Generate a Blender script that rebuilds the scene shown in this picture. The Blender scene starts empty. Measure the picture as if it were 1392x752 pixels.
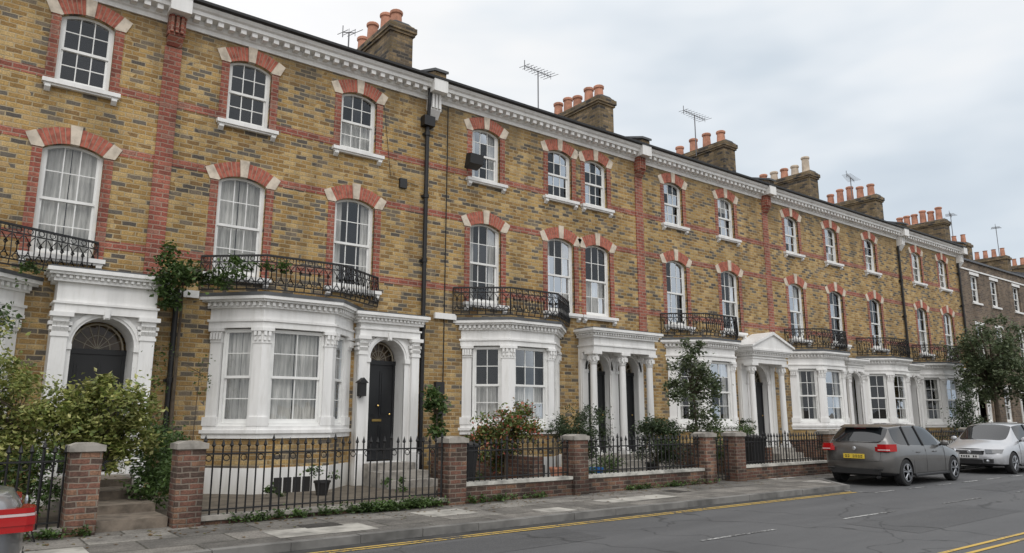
import bpy, bmesh, math, random
from math import sin, cos, pi, radians, asin, sqrt, atan2
from mathutils import Vector, Matrix
from mathutils.geometry import tessellate_polygon
random.seed(7)
D = 16.0
scene = bpy.context.scene

# ------------------------------------------------------------------ materials
def newmat(name):
    m = bpy.data.materials.new(name); m.use_nodes = True
    nt = m.node_tree; nt.nodes.clear()
    out = nt.nodes.new('ShaderNodeOutputMaterial')
    return m, nt, out
def nd(nt, t, **kw):
    n = nt.nodes.new(t)
    for k, v in kw.items():
        setattr(n, k, v)
    return n
def mth(nt, op, a, b=None, c=None, clamp=False):
    n = nt.nodes.new('ShaderNodeMath'); n.operation = op; n.use_clamp = clamp
    for i, v in enumerate((a, b, c)):
        if v is None: continue
        if isinstance(v, (int, float)): n.inputs[i].default_value = v
        else: nt.links.new(v, n.inputs[i])
    return n.outputs[0]
def mixc(nt, fac, a, b, mode='MIX'):
    n = nt.nodes.new('ShaderNodeMix'); n.data_type = 'RGBA'; n.blend_type = mode
    for i, v in ((0, fac), (6, a), (7, b)):
        if isinstance(v, (int, float)): n.inputs[i].default_value = v
        elif isinstance(v, tuple): n.inputs[i].default_value = (*v, 1) if len(v) == 3 else v
        else: nt.links.new(v, n.inputs[i])
    return n.outputs[2]
def noise(nt, vec, scale, detail=4, rough=.55):
    n = nd(nt, 'ShaderNodeTexNoise'); n.inputs['Scale'].default_value = scale
    n.inputs['Detail'].default_value = detail; n.inputs['Roughness'].default_value = rough
    if vec is not None: nt.links.new(vec, n.inputs['Vector'])
    return n.outputs['Fac']
def ramp(nt, fac, stops, interp='LINEAR'):
    n = nd(nt, 'ShaderNodeValToRGB'); r = n.color_ramp; r.interpolation = interp
    while len(r.elements) > 1: r.elements.remove(r.elements[-1])
    r.elements[0].position = stops[0][0]; r.elements[0].color = (*stops[0][1], 1)
    for p, c in stops[1:]:
        e = r.elements.new(p); e.color = (*c, 1)
    nt.links.new(fac, n.inputs[0]); return n.outputs[0]
def g(v): return (v, v, v)
def mapr(nt, v, a, b, c, d):
    n = nd(nt, 'ShaderNodeMapRange'); nt.links.new(v, n.inputs[0])
    for i, x in enumerate((a, b, c, d)): n.inputs[i+1].default_value = x
    return n.outputs[0]
def scalev(nt, vec, s):
    n = nd(nt, 'ShaderNodeMapping'); n.inputs['Scale'].default_value = s
    nt.links.new(vec, n.inputs['Vector']); return n.outputs[0]

def principled(nt, out, col, rough=.8, metal=0, bump=None, bstr=.3, bdist=.01, spec=None, coat=0):
    p = nd(nt, 'ShaderNodeBsdfPrincipled')
    if isinstance(col, tuple): p.inputs['Base Color'].default_value = (*col, 1)
    else: nt.links.new(col, p.inputs['Base Color'])
    if isinstance(rough, (int, float)): p.inputs['Roughness'].default_value = rough
    else: nt.links.new(rough, p.inputs['Roughness'])
    p.inputs['Metallic'].default_value = metal
    if spec is not None: p.inputs['Specular IOR Level'].default_value = spec
    p.inputs['Coat Weight'].default_value = coat
    p.inputs['Coat Roughness'].default_value = .05
    if bump is not None:
        b = nd(nt, 'ShaderNodeBump'); b.inputs['Strength'].default_value = bstr
        b.inputs['Distance'].default_value = bdist
        nt.links.new(bump, b.inputs['Height']); nt.links.new(b.outputs[0], p.inputs['Normal'])
    nt.links.new(p.outputs[0], out.inputs[0]); return p

def brickmat(name, stops, bw, bh, mort, msize=.012, dirt=.35, horiz=False, patch=0.0, rough=.9, base=0.0, soot=False):
    m, nt, out = newmat(name)
    tc = nd(nt, 'ShaderNodeTexCoord').outputs['Object']
    dn = nd(nt, 'ShaderNodeTexNoise'); dn.inputs['Scale'].default_value = 9; dn.inputs['Detail'].default_value = 0; nt.links.new(tc, dn.inputs['Vector'])
    vm = nd(nt, 'ShaderNodeVectorMath', operation='MULTIPLY_ADD')
    nt.links.new(dn.outputs['Color'], vm.inputs[0]); vm.inputs[1].default_value = (.018, .018, .018)
    nt.links.new(tc, vm.inputs[2])
    sp = nd(nt, 'ShaderNodeSeparateXYZ'); nt.links.new(vm.outputs[0], sp.inputs[0])
    if horiz: U, V = sp.outputs[0], sp.outputs[1]
    else: U, V = mth(nt, 'ADD', sp.outputs[0], sp.outputs[1]), sp.outputs[2]
    v = mth(nt, 'DIVIDE', V, bh); row = mth(nt, 'FLOOR', v); fv = mth(nt, 'FRACT', v)
    off = mth(nt, 'MULTIPLY', mth(nt, 'FLOORED_MODULO', row, 2.0), .5)
    u = mth(nt, 'ADD', mth(nt, 'DIVIDE', U, bw), off); col = mth(nt, 'FLOOR', u); fu = mth(nt, 'FRACT', u)
    cb = nd(nt, 'ShaderNodeCombineXYZ'); nt.links.new(col, cb.inputs[0]); nt.links.new(row, cb.inputs[1])
    wn = nd(nt, 'ShaderNodeTexWhiteNoise', noise_dimensions='2D'); nt.links.new(cb.outputs[0], wn.inputs[0])
    du = mth(nt, 'MULTIPLY', mth(nt, 'MINIMUM', fu, mth(nt, 'SUBTRACT', 1.0, fu)), bw)
    dv = mth(nt, 'MULTIPLY', mth(nt, 'MINIMUM', fv, mth(nt, 'SUBTRACT', 1.0, fv)), bh)
    dd = mth(nt, 'MINIMUM', du, dv)
    mask = mapr(nt, dd, msize*.35, msize*.8, 1, 0)
    fac = wn.outputs['Value']
    if patch:
        big = noise(nt, tc, .6, 2)
        fac = mth(nt, 'ADD', fac, mth(nt, 'MULTIPLY', mth(nt, 'SUBTRACT', big, .5), patch), clamp=True)
    c = ramp(nt, fac, stops, 'CONSTANT')
    fine = noise(nt, tc, 38, 2, .65)
    c = mixc(nt, 1.0, c, ramp(nt, fine, [(0.3, g(.60)), (.7, g(1.25))]), 'MULTIPLY')
    c = mixc(nt, mask, c, mort)
    st = noise(nt, scalev(nt, tc, (1.3, 1.3, .25)), 1.4, 4, .64)
    c = mixc(nt, 1.0, c, ramp(nt, st, [(0.32, g(1-dirt)), (.62, g(1.06))]), 'MULTIPLY')
    if base or soot:
        zz = nd(nt, 'ShaderNodeSeparateXYZ'); nt.links.new(tc, zz.inputs[0])
    if soot:
        s2 = noise(nt, scalev(nt, tc, (2.2, 2.2, .35)), 1.0, 4, .7)
        top = mapr(nt, zz.outputs[2], 8.6, 9.9, 0, .30)
        mid = mapr(nt, zz.outputs[2], 4.0, 5.2, .16, 0)
        k = mth(nt, 'ADD', mth(nt, 'ADD', s2, top), mid)
        c = mixc(nt, mapr(nt, k, .56, .95, 0, .62), c, (.13, .105, .07))
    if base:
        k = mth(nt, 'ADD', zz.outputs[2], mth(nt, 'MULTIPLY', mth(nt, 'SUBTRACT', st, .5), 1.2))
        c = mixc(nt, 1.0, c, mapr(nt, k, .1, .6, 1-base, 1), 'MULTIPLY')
    h = mth(nt, 'ADD', mth(nt, 'MULTIPLY', mask, -1.0), mth(nt, 'MULTIPLY', fine, .5))
    principled(nt, out, c, rough, bump=h, bstr=.6, bdist=.009)
    return m

def simple(name, col, rough=.7, metal=0, var=.15, nscale=3.0, coat=0, bump=0, streak=False, spec=None, grime=None, det=3):
    m, nt, out = newmat(name)
    tc = nd(nt, 'ShaderNodeTexCoord').outputs['Object']
    vec = scalev(nt, tc, (1, 1, .15)) if streak else tc
    n = noise(nt, vec, nscale, det, .62)
    lo = tuple(c*(1-var) for c in col); hi = tuple(min(1, c*(1+var*.4)) for c in col)
    c = ramp(nt, n, [(.3, lo), (.6, hi)])
    if grime:
        n2 = noise(nt, scalev(nt, tc, (3.2, 3.2, .5)), 2.6, 4, .7)
        gm = ramp(nt, n2, [(.50, (0, 0, 0)), (.74, (1, 1, 1))])
        c = mixc(nt, mth(nt, 'MULTIPLY', gm, .30), c, grime)
        zz = nd(nt, 'ShaderNodeSeparateXYZ'); nt.links.new(tc, zz.inputs[0])
        k = mth(nt, 'ADD', zz.outputs[2], mth(nt, 'MULTIPLY', mth(nt, 'SUBTRACT', n2, .5), 1.1))
        c = mixc(nt, mapr(nt, k, .05, .55, .6, 0), c, grime)
    f = noise(nt, tc, nscale*14, 1) if bump else None
    principled(nt, out, c, rough, metal, bump=f, bstr=bump, bdist=.006, coat=coat, spec=spec)
    return m

YEL = [(0, (.385, .235, .082)), (.14, (.48, .315, .12)), (.30, (.30, .18, .062)), (.42, (.53, .37, .165)), (.54, (.40, .25, .09)),
       (.64, (.25, .15, .06)), (.71, (.46, .31, .14)), (.79, (.15, .13, .105)), (.87, (.22, .175, .125)), (.94, (.11, .095, .08))]
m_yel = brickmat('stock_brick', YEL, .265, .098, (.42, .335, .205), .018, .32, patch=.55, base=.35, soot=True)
m_chim = brickmat('chimney_brick', [(0, (.20, .145, .075)), (.4, (.28, .2, .11)), (.7, (.14, .105, .07)), (.85, (.07, .06, .05))], .265, .098, (.17, .14, .105), .018, .5)
m_redb = brickmat('red_brick', [(0, (.32, .095, .065)), (.35, (.39, .135, .09)), (.7, (.25, .08, .055)), (.9, (.35, .16, .115))], .265, .098, (.35, .24, .185), .018, .35)
m_brown = brickmat('brown_brick', [(0, (.16, .12, .085)), (.3, (.22, .165, .115)), (.6, (.12, .09, .07)), (.85, (.20, .14, .095))], .265, .098, (.22, .185, .15), .018, .4)
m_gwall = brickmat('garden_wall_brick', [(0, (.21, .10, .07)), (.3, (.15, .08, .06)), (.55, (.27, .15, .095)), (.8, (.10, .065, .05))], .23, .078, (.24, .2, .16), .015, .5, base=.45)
m_slab = brickmat('paving_slabs', [(0, (.175, .163, .145)), (.3, (.215, .20, .178)), (.6, (.145, .136, .122)), (.8, (.25, .235, .21)), (.94, (.44, .42, .385))], 1.05, .7, (.07, .066, .052), .022, .5, horiz=True)
m_red = simple('red_voussoir', (.40, .125, .085), .88, var=.45, nscale=9, bump=.3)
m_mort = simple('mortar', (.40, .30, .23), .9)
m_cream = simple('cream_stone', (.62, .54, .44), .8, var=.3, nscale=5, grime=(.30, .24, .17))
m_white = simple('white_paint', (.80, .795, .78), .5, var=.12, nscale=2.2, streak=True, grime=(.46, .44, .39))
m_frame = simple('sash_white', (.80, .80, .78), .4, var=.08, det=1)
m_lead = simple('roof_lead', (.09, .095, .10), .6, var=.3)
m_slate = simple('slate', (.10, .105, .115), .55, var=.35, nscale=6, bump=.4)
m_iron = simple('black_iron', (.010, .010, .011), .5, var=.3, det=1)
m_stone = simple('stone_coping', (.30, .28, .25), .85, var=.45, nscale=4, bump=.3)
m_kerb = simple('kerb_stone', (.17, .165, .155), .85, var=.45, nscale=2, bump=.3)
m_soil = simple('garden_soil', (.12, .10, .075), .95, var=.5, nscale=3, bump=.6)
m_door = simple('black_door', (.010, .011, .013), .38, det=1)
m_brass = simple('brass', (.6, .42, .15), .3, 1, det=1)
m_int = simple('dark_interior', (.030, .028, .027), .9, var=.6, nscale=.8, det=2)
m_terra = simple('terracotta', (.48, .23, .15), .8, var=.4, nscale=3)
m_buff = simple('buff_pot', (.55, .46, .36), .8, var=.3)
m_bark = simple('bark', (.09, .07, .05), .9, var=.4, nscale=8, bump=.5)
m_rubber = simple('tyre', (.018, .018, .019), .8)
m_alloy = simple('alloy', (.42, .43, .45), .32, .9)
m_black = simple('black_plastic', (.02, .02, .021), .5)

def wornpaint(name, col, thr):
    m, nt, out = newmat(name)
    tc = nd(nt, 'ShaderNodeTexCoord').outputs['Object']
    n = noise(nt, tc, 14, 5, .75); b = noise(nt, tc, .8, 2)
    k = mth(nt, 'ADD', n, mth(nt, 'MULTIPLY', mth(nt, 'SUBTRACT', b, .5), .5))
    c = ramp(nt, k, [(thr, (.095, .095, .094)), (thr+.1, col)])
    principled(nt, out, c, .8); return m
m_yelpaint = wornpaint('yellow_paint', (.52, .35, .08), .38)
m_wpaint = wornpaint('white_road_paint', (.45, .45, .44), .47)
m_plate_y = simple('yellow_plate', (.72, .52, .06), .4, var=.05)
m_plate_w = simple('white_plate', (.75, .75, .73), .4, var=.05)
m_blue = simple('blue_glaze', (.02, .12, .34), .25, var=.3)

def asphalt(name='asphalt', k=1.0):
    m, nt, out = newmat(name)
    tc = nd(nt, 'ShaderNodeTexCoord').outputs['Object']
    a = noise(nt, scalev(nt, tc, (.22, 1.2, 1)), 1.0, 4, .65); f = noise(nt, tc, 95, 1, .75)
    c = ramp(nt, a, [(.3, (.066*k, .068*k, .071*k)), (.7, (.108*k, .109*k, .111*k))])
    c = mixc(nt, 1.0, c, ramp(nt, f, [(.3, g(.55)), (.7, g(1.45))]), 'MULTIPLY')
    vo = nd(nt, 'ShaderNodeTexVoronoi', feature='DISTANCE_TO_EDGE'); vo.inputs['Scale'].default_value = .33
    wv = nd(nt, 'ShaderNodeVectorMath', operation='MULTIPLY_ADD'); dn = nd(nt, 'ShaderNodeTexNoise'); dn.inputs['Scale'].default_value = 1.4
    nt.links.new(tc, dn.inputs['Vector']); nt.links.new(dn.outputs['Color'], wv.inputs[0]); wv.inputs[1].default_value = (.9, .9, 0); nt.links.new(tc, wv.inputs[2])
    nt.links.new(wv.outputs[0], vo.inputs['Vector'])
    c = mixc(nt, 1.0, c, mapr(nt, vo.outputs['Distance'], .002, .007, .5, 1), 'MULTIPLY')
    principled(nt, out, c, ramp(nt, a, [(.3, g(.62)), (.7, g(.85))]), bump=f, bstr=.5, bdist=.006)
    return m
m_asph = asphalt()

def glassmat(name, tint=.86, base=.02, wav=.3, rgh=.01, ior=1.5, mul=1.0):
    m, nt, out = newmat(name)
    tr = nd(nt, 'ShaderNodeBsdfTransparent'); tr.inputs[0].default_value = (tint, tint, tint*.99, 1)
    gl = nd(nt, 'ShaderNodeBsdfGlossy'); gl.inputs['Roughness'].default_value = rgh
    gl.inputs[0].default_value = (.82, .87, .93, 1)
    tc = nd(nt, 'ShaderNodeTexCoord').outputs['Object']
    n = noise(nt, tc, 2.3, 1)
    b = nd(nt, 'ShaderNodeBump'); b.inputs['Strength'].default_value = wav; b.inputs['Distance'].default_value = .02
    nt.links.new(n, b.inputs['Height']); nt.links.new(b.outputs[0], gl.inputs['Normal'])
    fr = nd(nt, 'ShaderNodeFresnel'); fr.inputs[0].default_value = ior
    fac = mth(nt, 'MINIMUM', mth(nt, 'ADD', mth(nt, 'MULTIPLY', fr.outputs[0], mul), base), .55)
    mx = nd(nt, 'ShaderNodeMixShader'); nt.links.new(fac, mx.inputs[0])
    nt.links.new(tr.outputs[0], mx.inputs[1]); nt.links.new(gl.outputs[0], mx.inputs[2])
    nt.links.new(mx.outputs[0], out.inputs[0]); return m
m_glass = glassmat('window_glass')

def curtainmat():
    m, nt, out = newmat('net_curtain')
    tc = nd(nt, 'ShaderNodeTexCoord').outputs['Object']
    n = noise(nt, scalev(nt, tc, (9, 9, .7)), 2.2, 2)
    c = ramp(nt, n, [(.3, (.42, .42, .40)), (.7, (.82, .81, .78))])
    p = principled(nt, out, c, .9)
    return m
m_curt = curtainmat()

def leafmat(name, a, b, c=None):
    m, nt, out = newmat(name)
    geo = nd(nt, 'ShaderNodeNewGeometry')
    tc = nd(nt, 'ShaderNodeTexCoord').outputs['Object']
    stops = [(0, a), (.7, b)] + ([(1, c)] if c else [])
    col = ramp(nt, geo.outputs['Random Per Island'], stops)
    n = noise(nt, tc, 2.5, 2)
    col = mixc(nt, 1.0, col, ramp(nt, n, [(.3, g(.6)), (.7, g(1.35))]), 'MULTIPLY')
    p = nd(nt, 'ShaderNodeBsdfPrincipled'); nt.links.new(col, p.inputs['Base Color']); p.inputs['Roughness'].default_value = .5
    t = nd(nt, 'ShaderNodeBsdfTranslucent'); nt.links.new(col, t.inputs[0])
    mx = nd(nt, 'ShaderNodeMixShader'); mx.inputs[0].default_value = .3
    nt.links.new(p.outputs[0], mx.inputs[1]); nt.links.new(t.outputs[0], mx.inputs[2])
    nt.links.new(mx.outputs[0], out.inputs[0]); return m
l_green = leafmat('leaf_green', (.035, .07, .018), (.09, .15, .038))
l_dark = leafmat('leaf_dark', (.020, .040, .015), (.06, .09, .035))
l_yel = leafmat('leaf_yellow', (.12, .17, .04), (.30, .32, .09), (.50, .48, .20))
l_red = leafmat('leaf_red', (.06, .11, .025), (.16, .19, .05), (.52, .11, .09))
l_olive = leafmat('leaf_olive', (.05, .08, .035), (.13, .16, .08))

def paintmat(name, col, metal=.5):
    m, nt, out = newmat(name)
    tc = nd(nt, 'ShaderNodeTexCoord').outputs['Object']
    n = noise(nt, tc, 5, 3)
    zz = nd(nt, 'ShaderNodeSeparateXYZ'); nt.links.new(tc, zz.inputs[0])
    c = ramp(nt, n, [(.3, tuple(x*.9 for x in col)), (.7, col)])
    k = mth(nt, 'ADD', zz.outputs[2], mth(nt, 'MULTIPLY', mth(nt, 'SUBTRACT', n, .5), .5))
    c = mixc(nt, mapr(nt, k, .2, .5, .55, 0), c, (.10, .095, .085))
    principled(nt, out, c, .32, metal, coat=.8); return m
def plain(name, col, rough, metal=0, coat=0):
    m, nt, out = newmat(name); principled(nt, out, col, rough, metal, coat=coat); return m
m_tail = plain('tail_lamp_red', (.42, .010, .012), .15, 0, .6)
m_head = plain('headlamp', (.55, .57, .6), .08, .6, 1)
m_lamp2 = plain('reverse_lamp', (.62, .50, .50), .15, 0, .6)
m_carglass = simple('car_glass', (.012, .014, .016), .04, var=.1, spec=.8)

# ------------------------------------------------------------------ mesh helper
class M:
    def __init__(s): s.v = []; s.f = []; s.mi = []; s.cm = 0; s.T = None
    def frame(s, o=None, d=(1, 0)):
        if o is None: s.T = None
        else:
            ox, oy = o; dx, dy = d
            s.T = lambda p: (ox+dx*p[0]-dy*p[1], oy+dy*p[0]+dx*p[1], p[2])
    def add(s, vs, fs):
        b = len(s.v)
        s.v += [s.T(p) if s.T else tuple(p) for p in vs]
        for f in fs: s.f.append([b+i for i in f]); s.mi.append(s.cm)
    def box(s, x0, x1, y0, y1, z0, z1):
        s.add([(x0, y0, z0), (x1, y0, z0), (x1, y1, z0), (x0, y1, z0), (x0, y0, z1), (x1, y0, z1), (x1, y1, z1), (x0, y1, z1)],
              [(0, 3, 2, 1), (4, 5, 6, 7), (0, 1, 5, 4), (1, 2, 6, 5), (2, 3, 7, 6), (3, 0, 4, 7)])
    def prism(s, poly, ax, a, b):
        n = len(poly)
        def P(p, t): return {'x': (t, p[0], p[1]), 'y': (p[0], t, p[1]), 'z': (p[0], p[1], t)}[ax]
        s.add([P(p, a) for p in poly]+[P(p, b) for p in poly],
              [tuple(range(n))[::-1], tuple(range(n, 2*n))]+[(i, (i+1) % n, n+(i+1) % n, n+i) for i in range(n)])
    def tube(s, pts, r, n=4, cap=True):
        pts = [Vector(p) for p in pts]; vs = []; rs = r if isinstance(r, (list, tuple)) else [r]*len(pts)
        for i, p in enumerate(pts):
            d = (pts[min(i+1, len(pts)-1)]-pts[max(i-1, 0)])
            if d.length < 1e-6: d = Vector((0, 0, 1))
            d.normalize()
            a = Vector((0, 0, 1)) if abs(d.z) < .9 else Vector((1, 0, 0))
            e = d.cross(a).normalized(); f = d.cross(e).normalized()
            for k in range(n):
                t = 2*pi*(k+.5)/n; vs.append(tuple(p+(e*cos(t)+f*sin(t))*rs[i]))
        fs = []
        for i in range(len(pts)-1):
            for k in range(n):
                a = i*n+k; b = i*n+(k+1) % n; fs.append((a, b, b+n, a+n))
        if cap: fs += [tuple(range(n)), tuple(range(len(vs)-n, len(vs)))]
        s.add(vs, fs)
    def lathe(s, prof, c, axis='z', n=16):
        vs = []; fs = []; cx, cy, cz = c
        for r, h in prof:
            for k in range(n):
                t = 2*pi*k/n
                if axis == 'z': vs.append((cx+r*cos(t), cy+r*sin(t), cz+h))
                else: vs.append((cx+r*cos(t), cy+h, cz+r*sin(t)))
        for i in range(len(prof)-1):
            for k in range(n):
                a = i*n+k; b = i*n+(k+1) % n; fs.append((a, b, b+n, a+n))
        fs += [tuple(range(n)), tuple(range(len(vs)-n, len(vs)))]
        s.add(vs, fs)
    def sphere(s, c, r, n=10, sq=(1, 1, 1)):
        vs = [(c[0], c[1], c[2]-r*sq[2])]; fs = []; R = n//2
        for i in range(1, R):
            p = -pi/2+pi*i/R
            for k in range(n):
                t = 2*pi*k/n; vs.append((c[0]+r*sq[0]*cos(p)*cos(t), c[1]+r*sq[1]*cos(p)*sin(t), c[2]+r*sq[2]*sin(p)))
        vs.append((c[0], c[1], c[2]+r*sq[2]))
        for k in range(n):
            fs.append((0, 1+(k+1) % n, 1+k)); fs.append((len(vs)-1, len(vs)-1-n+k, len(vs)-1-n+(k+1) % n))
        for i in range(R-2):
            for k in range(n):
                a = 1+i*n+k; b = 1+i*n+(k+1) % n; fs.append((a, b, b+n, a+n))
        s.add(vs, fs)
    def plate(s, outer, holes, ya, yb, depth_hole=None, sides=False):
        loops = [outer]+holes
        flat = [p for l in loops for p in l]
        tris = tessellate_polygon([[Vector((p[0], p[1], 0)) for p in l] for l in loops])
        s.add([(p[0], ya, p[1]) for p in flat], [tuple(t) for t in tris])
        dh = depth_hole if depth_hole is not None else yb
        for i, l in enumerate(loops):
            if i == 0 and not sides: continue
            y2 = yb if i == 0 else dh; n = len(l)
            s.add([(p[0], ya, p[1]) for p in l]+[(p[0], y2, p[1]) for p in l], [(k, (k+1) % n, n+(k+1) % n, n+k) for k in range(n)])
    def obj(s, name, mats, parent=None, smooth=False, recalc=True):
        me = bpy.data.meshes.new(name); me.from_pydata(s.v, [], s.f)
        for m in (mats if isinstance(mats, (list, tuple)) else [mats]): me.materials.append(m)
        me.polygons.foreach_set('material_index', s.mi)
        if recalc and len(s.f) < 60000:
            bm = bmesh.new(); bm.from_mesh(me); bmesh.ops.recalc_face_normals(bm, faces=bm.faces); bm.to_mesh(me); bm.free()
        if smooth: me.polygons.foreach_set('use_smooth', [True]*len(me.polygons))
        me.update()
        o = bpy.data.objects.new(name, me); scene.collection.objects.link(o)
        if parent: o.parent = parent
        return o
def empty(name, loc=(0, 0, 0), rz=0):
    e = bpy.data.objects.new(name, None); e.location = loc; e.rotation_euler = (0, 0, rz)
    scene.collection.objects.link(e); return e

def arc(xc, w, zs, rise, n=10):
    R = (w*w/4+rise*rise)/(2*rise); cz = zs+rise-R; ph = asin(min(1, w/2/R))
    return [(xc+R*sin(-ph+2*ph*i/n), cz+R*cos(-ph+2*ph*i/n)) for i in range(n+1)], R, cz, ph
def opening(xc, w, z0, zs, rise, n=10):
    a = arc(xc, w, zs, rise, n)[0]
    return [(xc-w/2, z0)]+a+[(xc+w/2, z0)]

# ------------------------------------------------------------------ house parts
PM = {'front_wall': m_yel, 'red_brickwork': m_redb, 'arch_bricks': m_red, 'arch_mortar': m_mort, 'stone_dressings': m_cream,
      'white_trim': m_white, 'window_frames': m_frame, 'window_glass': m_glass, 'curtains': m_curt, 'room_interior': m_int,
      'front_door': m_door, 'door_brass': m_brass, 'balcony_ironwork': m_iron, 'bay_roof': m_lead, 'roof': m_slate,
      'chimney_stack': m_chim, 'chimney_pots': m_terra, 'buff_pots': m_buff, 'steps': m_stone, 'black_pipes': m_iron}

def window(P, o, d, w, z0, zs, rise, cols=3, rows=2, curtain=None, inset=.1):
    F, G, C, I = P['window_frames'], P['window_glass'], P['curtains'], P['room_interior']
    for m in (F, G, C, I): m.frame(o, d)
    y = inset; h = w/2; zt = zs+rise
    if rise > 0.01:
        ao = arc(0, w, zs, rise)[0]; ai = arc(0, w-.12, zs-.02, rise-.03)[0]
        F.prism([(-h, zs-.05)]+ao+[(h, zs-.05)]+[(h-.06, zs-.05)]+ai[::-1]+[(-h+.06, zs-.05)], 'y', y, y+.09)
    else: F.box(-h+.06, h-.06, y, y+.09, zt-.07, zt)
    for sx in (-1, 1): F.box(min(sx*h, sx*(h-.06)), max(sx*h, sx*(h-.06)), y+.001, y+.089, z0, zs-.05 if rise > .01 else zt)
    F.box(-h+.06, h-.06, y-.02, y+.09, z0, z0+.06)
    zm = z0+(zt-z0)*.5
    F.box(-h+.06, h-.06, y+.02, y+.055, zm-.025, zm+.03)
    F.box(-h+.06, h-.06, y+.06, y+.085, zm-.03, zm+.02)
    F.box(-h+.06, h-.06, y+.05, y+.085, z0+.06, z0+.14)
    for (za, zb, yy) in ((zm+.03, zt-.04, y+.02), (z0+.14, zm-.03, y+.05)):
        for sx in (-1, 1):
            a = sx*(h-.06); b = sx*(h-.10); F.box(min(a, b), max(a, b), yy+.002, yy+.033, za, zb)
        for k in range(1, cols):
            x = -h+.1+(w-.2)*k/cols; F.box(x-.010, x+.010, yy+.005, yy+.03, za, zb)
        for k in range(1, rows):
            z = za+(zb-za)*k/rows; F.box(-h+.1, h-.1, yy+.006, yy+.029, z-.010, z+.010)
        for i in range(cols):
            for j in range(rows):
                xa = -h+.1+(w-.2)*i/cols; xb = -h+.1+(w-.2)*(i+1)/cols
                zaa = za+(zb-za)*j/rows; zbb = za+(zb-za)*(j+1)/rows
                t1 = random.uniform(-.005, .005); t2 = random.uniform(-.005, .005); yg = yy+.017
                G.add([(xa, yg+t1, zaa), (xb, yg-t1, zaa), (xb, yg-t1+t2, zbb), (xa, yg+t1+t2, zbb)], [(0, 1, 2, 3)])
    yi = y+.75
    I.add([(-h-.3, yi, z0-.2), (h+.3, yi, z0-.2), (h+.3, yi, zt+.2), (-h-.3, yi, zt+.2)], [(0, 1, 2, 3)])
    if curtain is None: curtain = random.choice(['net', 'sides', 'half', 'blind', 'none', 'sides'])
    def drape(xa, xb, za, zb, amp=.018, fq=70):
        n = max(6, int((xb-xa)/.02)); vs = []; ph = random.uniform(0, 6)
        for i in range(n+1):
            x = xa+(xb-xa)*i/n; a = amp*(sin(x*fq+ph)+.5*sin(x*fq*.47+1+ph))
            vs += [(x, y+.15+a, za), (x, y+.15+a*.6, zb)]
        C.add(vs, [(2*i, 2*i+2, 2*i+3, 2*i+1) for i in range(n)])
    if curtain == 'net': drape(-h+.02, -.01, z0, zt); drape(.01, h-.02, z0, zt)
    elif curtain == 'sides': drape(-h+.02, -h*.45, z0, zt); drape(h*.5, h-.02, z0, zt)
    elif curtain == 'half': drape(-h+.02, h-.02, z0, zm+.02)
    elif curtain == 'blind': drape(-h+.02, h-.02, zt-(zt-z0)*random.uniform(.25, .5), zt, .002, 5)
    for m in (F, G, C, I): m.frame()

def arch_head(P, xc, w, zs, rise, t=.33):
    R, A, S = P['arch_mortar'], P['arch_bricks'], P['stone_dressings']
    _, r, cz, ph = arc(xc, w, zs, rise)
    def wedge(m, a0, a1, r0, r1, yp):
        m.prism([(xc+r0*sin(a0), cz+r0*cos(a0)), (xc+r1*sin(a0), cz+r1*cos(a0)), (xc+r1*sin(a1), cz+r1*cos(a1)), (xc+r0*sin(a1), cz+r0*cos(a1))], 'y', D-yp, D+.06)
    ks = .075/r
    e = .13/r
    for i in range(8):
        a0 = -ph+2*ph*i/8; wedge(R, a0, a0+2*ph/8, r+.002, r+t-.004, .010)
    n = 6; gp = .007/r
    for sx in (-1, 1):
        a, b = ks, ph-e*.25
        for i in range(n):
            p, q = a+(b-a)*i/n+gp, a+(b-a)*(i+1)/n-gp
            if sx < 0: p, q = -q, -p
            wedge(A, p, q, r, r+t*random.uniform(.98, 1.01), .016+random.uniform(-.002, .003))
        top = r+t+.01
        poly = [(xc+sx*w/2, zs-.01), (xc+r*sin(b)*sx, cz+r*cos(b)), (xc+top*sin(b)*sx, cz+top*cos(b)),
                (xc+top*sin(b+e*.9)*sx+sx*.03, cz+top*cos(b+e*.9)), (xc+sx*(w/2+.19), zs-.01)]
        S.prism(poly, 'y', D-.026, D+.05)
    wedge(S, -ks, ks, r-.005, r+t+.05, .04)

def upper_window(P, xc, w, z0, zs, rise, cols=3, curtain=None, jamb=.17):
    window(P, (xc, D), (1, 0), w, z0, zs, rise, cols, 2, curtain)
    arch_head(P, xc, w, zs, rise)
    for sx in (-1, 1):
        a = xc+sx*w/2; b = xc+sx*(w/2+jamb)
        P['red_brickwork'].box(min(a, b), max(a, b), D-.012, D+.03, z0-.0, zs-.012)
    W = P['white_trim']
    W.box(xc-w/2-.2, xc+w/2+.2, D-.13, D+.1, z0-.085, z0-.003)
    W.box(xc-w/2-.17, xc+w/2+.17, D-.09, D+.02, z0-.125, z0-.085)
    for sx in (-1, 1):
        c = xc+sx*(w/2+.1)
        W.prism([(D-.1, z0-.125), (D-.1, z0-.17), (D-.02, z0-.24), (D+.02, z0-.24), (D+.02, z0-.125)], 'x', c-.05, c+.05)

def edge_blocks(m, pts, z0, z1, wid, gap, proj, back=.01):
    for (a, b) in zip(pts[:-1], pts[1:]):
        dx, dy = b[0]-a[0], b[1]-a[1]; L = sqrt(dx*dx+dy*dy)
        if L < wid: continue
        dx /= L; dy /= L
        n = max(1, int((L)/(wid+gap))); st = L/n
        m.frame(a, (dx, dy))
        for i in range(n):
            x = st*(i+.5); m.box(x-wid/2, x+wid/2, -proj, back, z0, z1)
        m.frame()

def baypts(xa, xb, dep, off, c=1.0):
    k = off*.4142
    return [(xa-off*1.2, D+.0), (xa+c-k, D-dep-off), (xb-c+k, D-dep-off), (xb+off*1.2, D+.0)]

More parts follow.
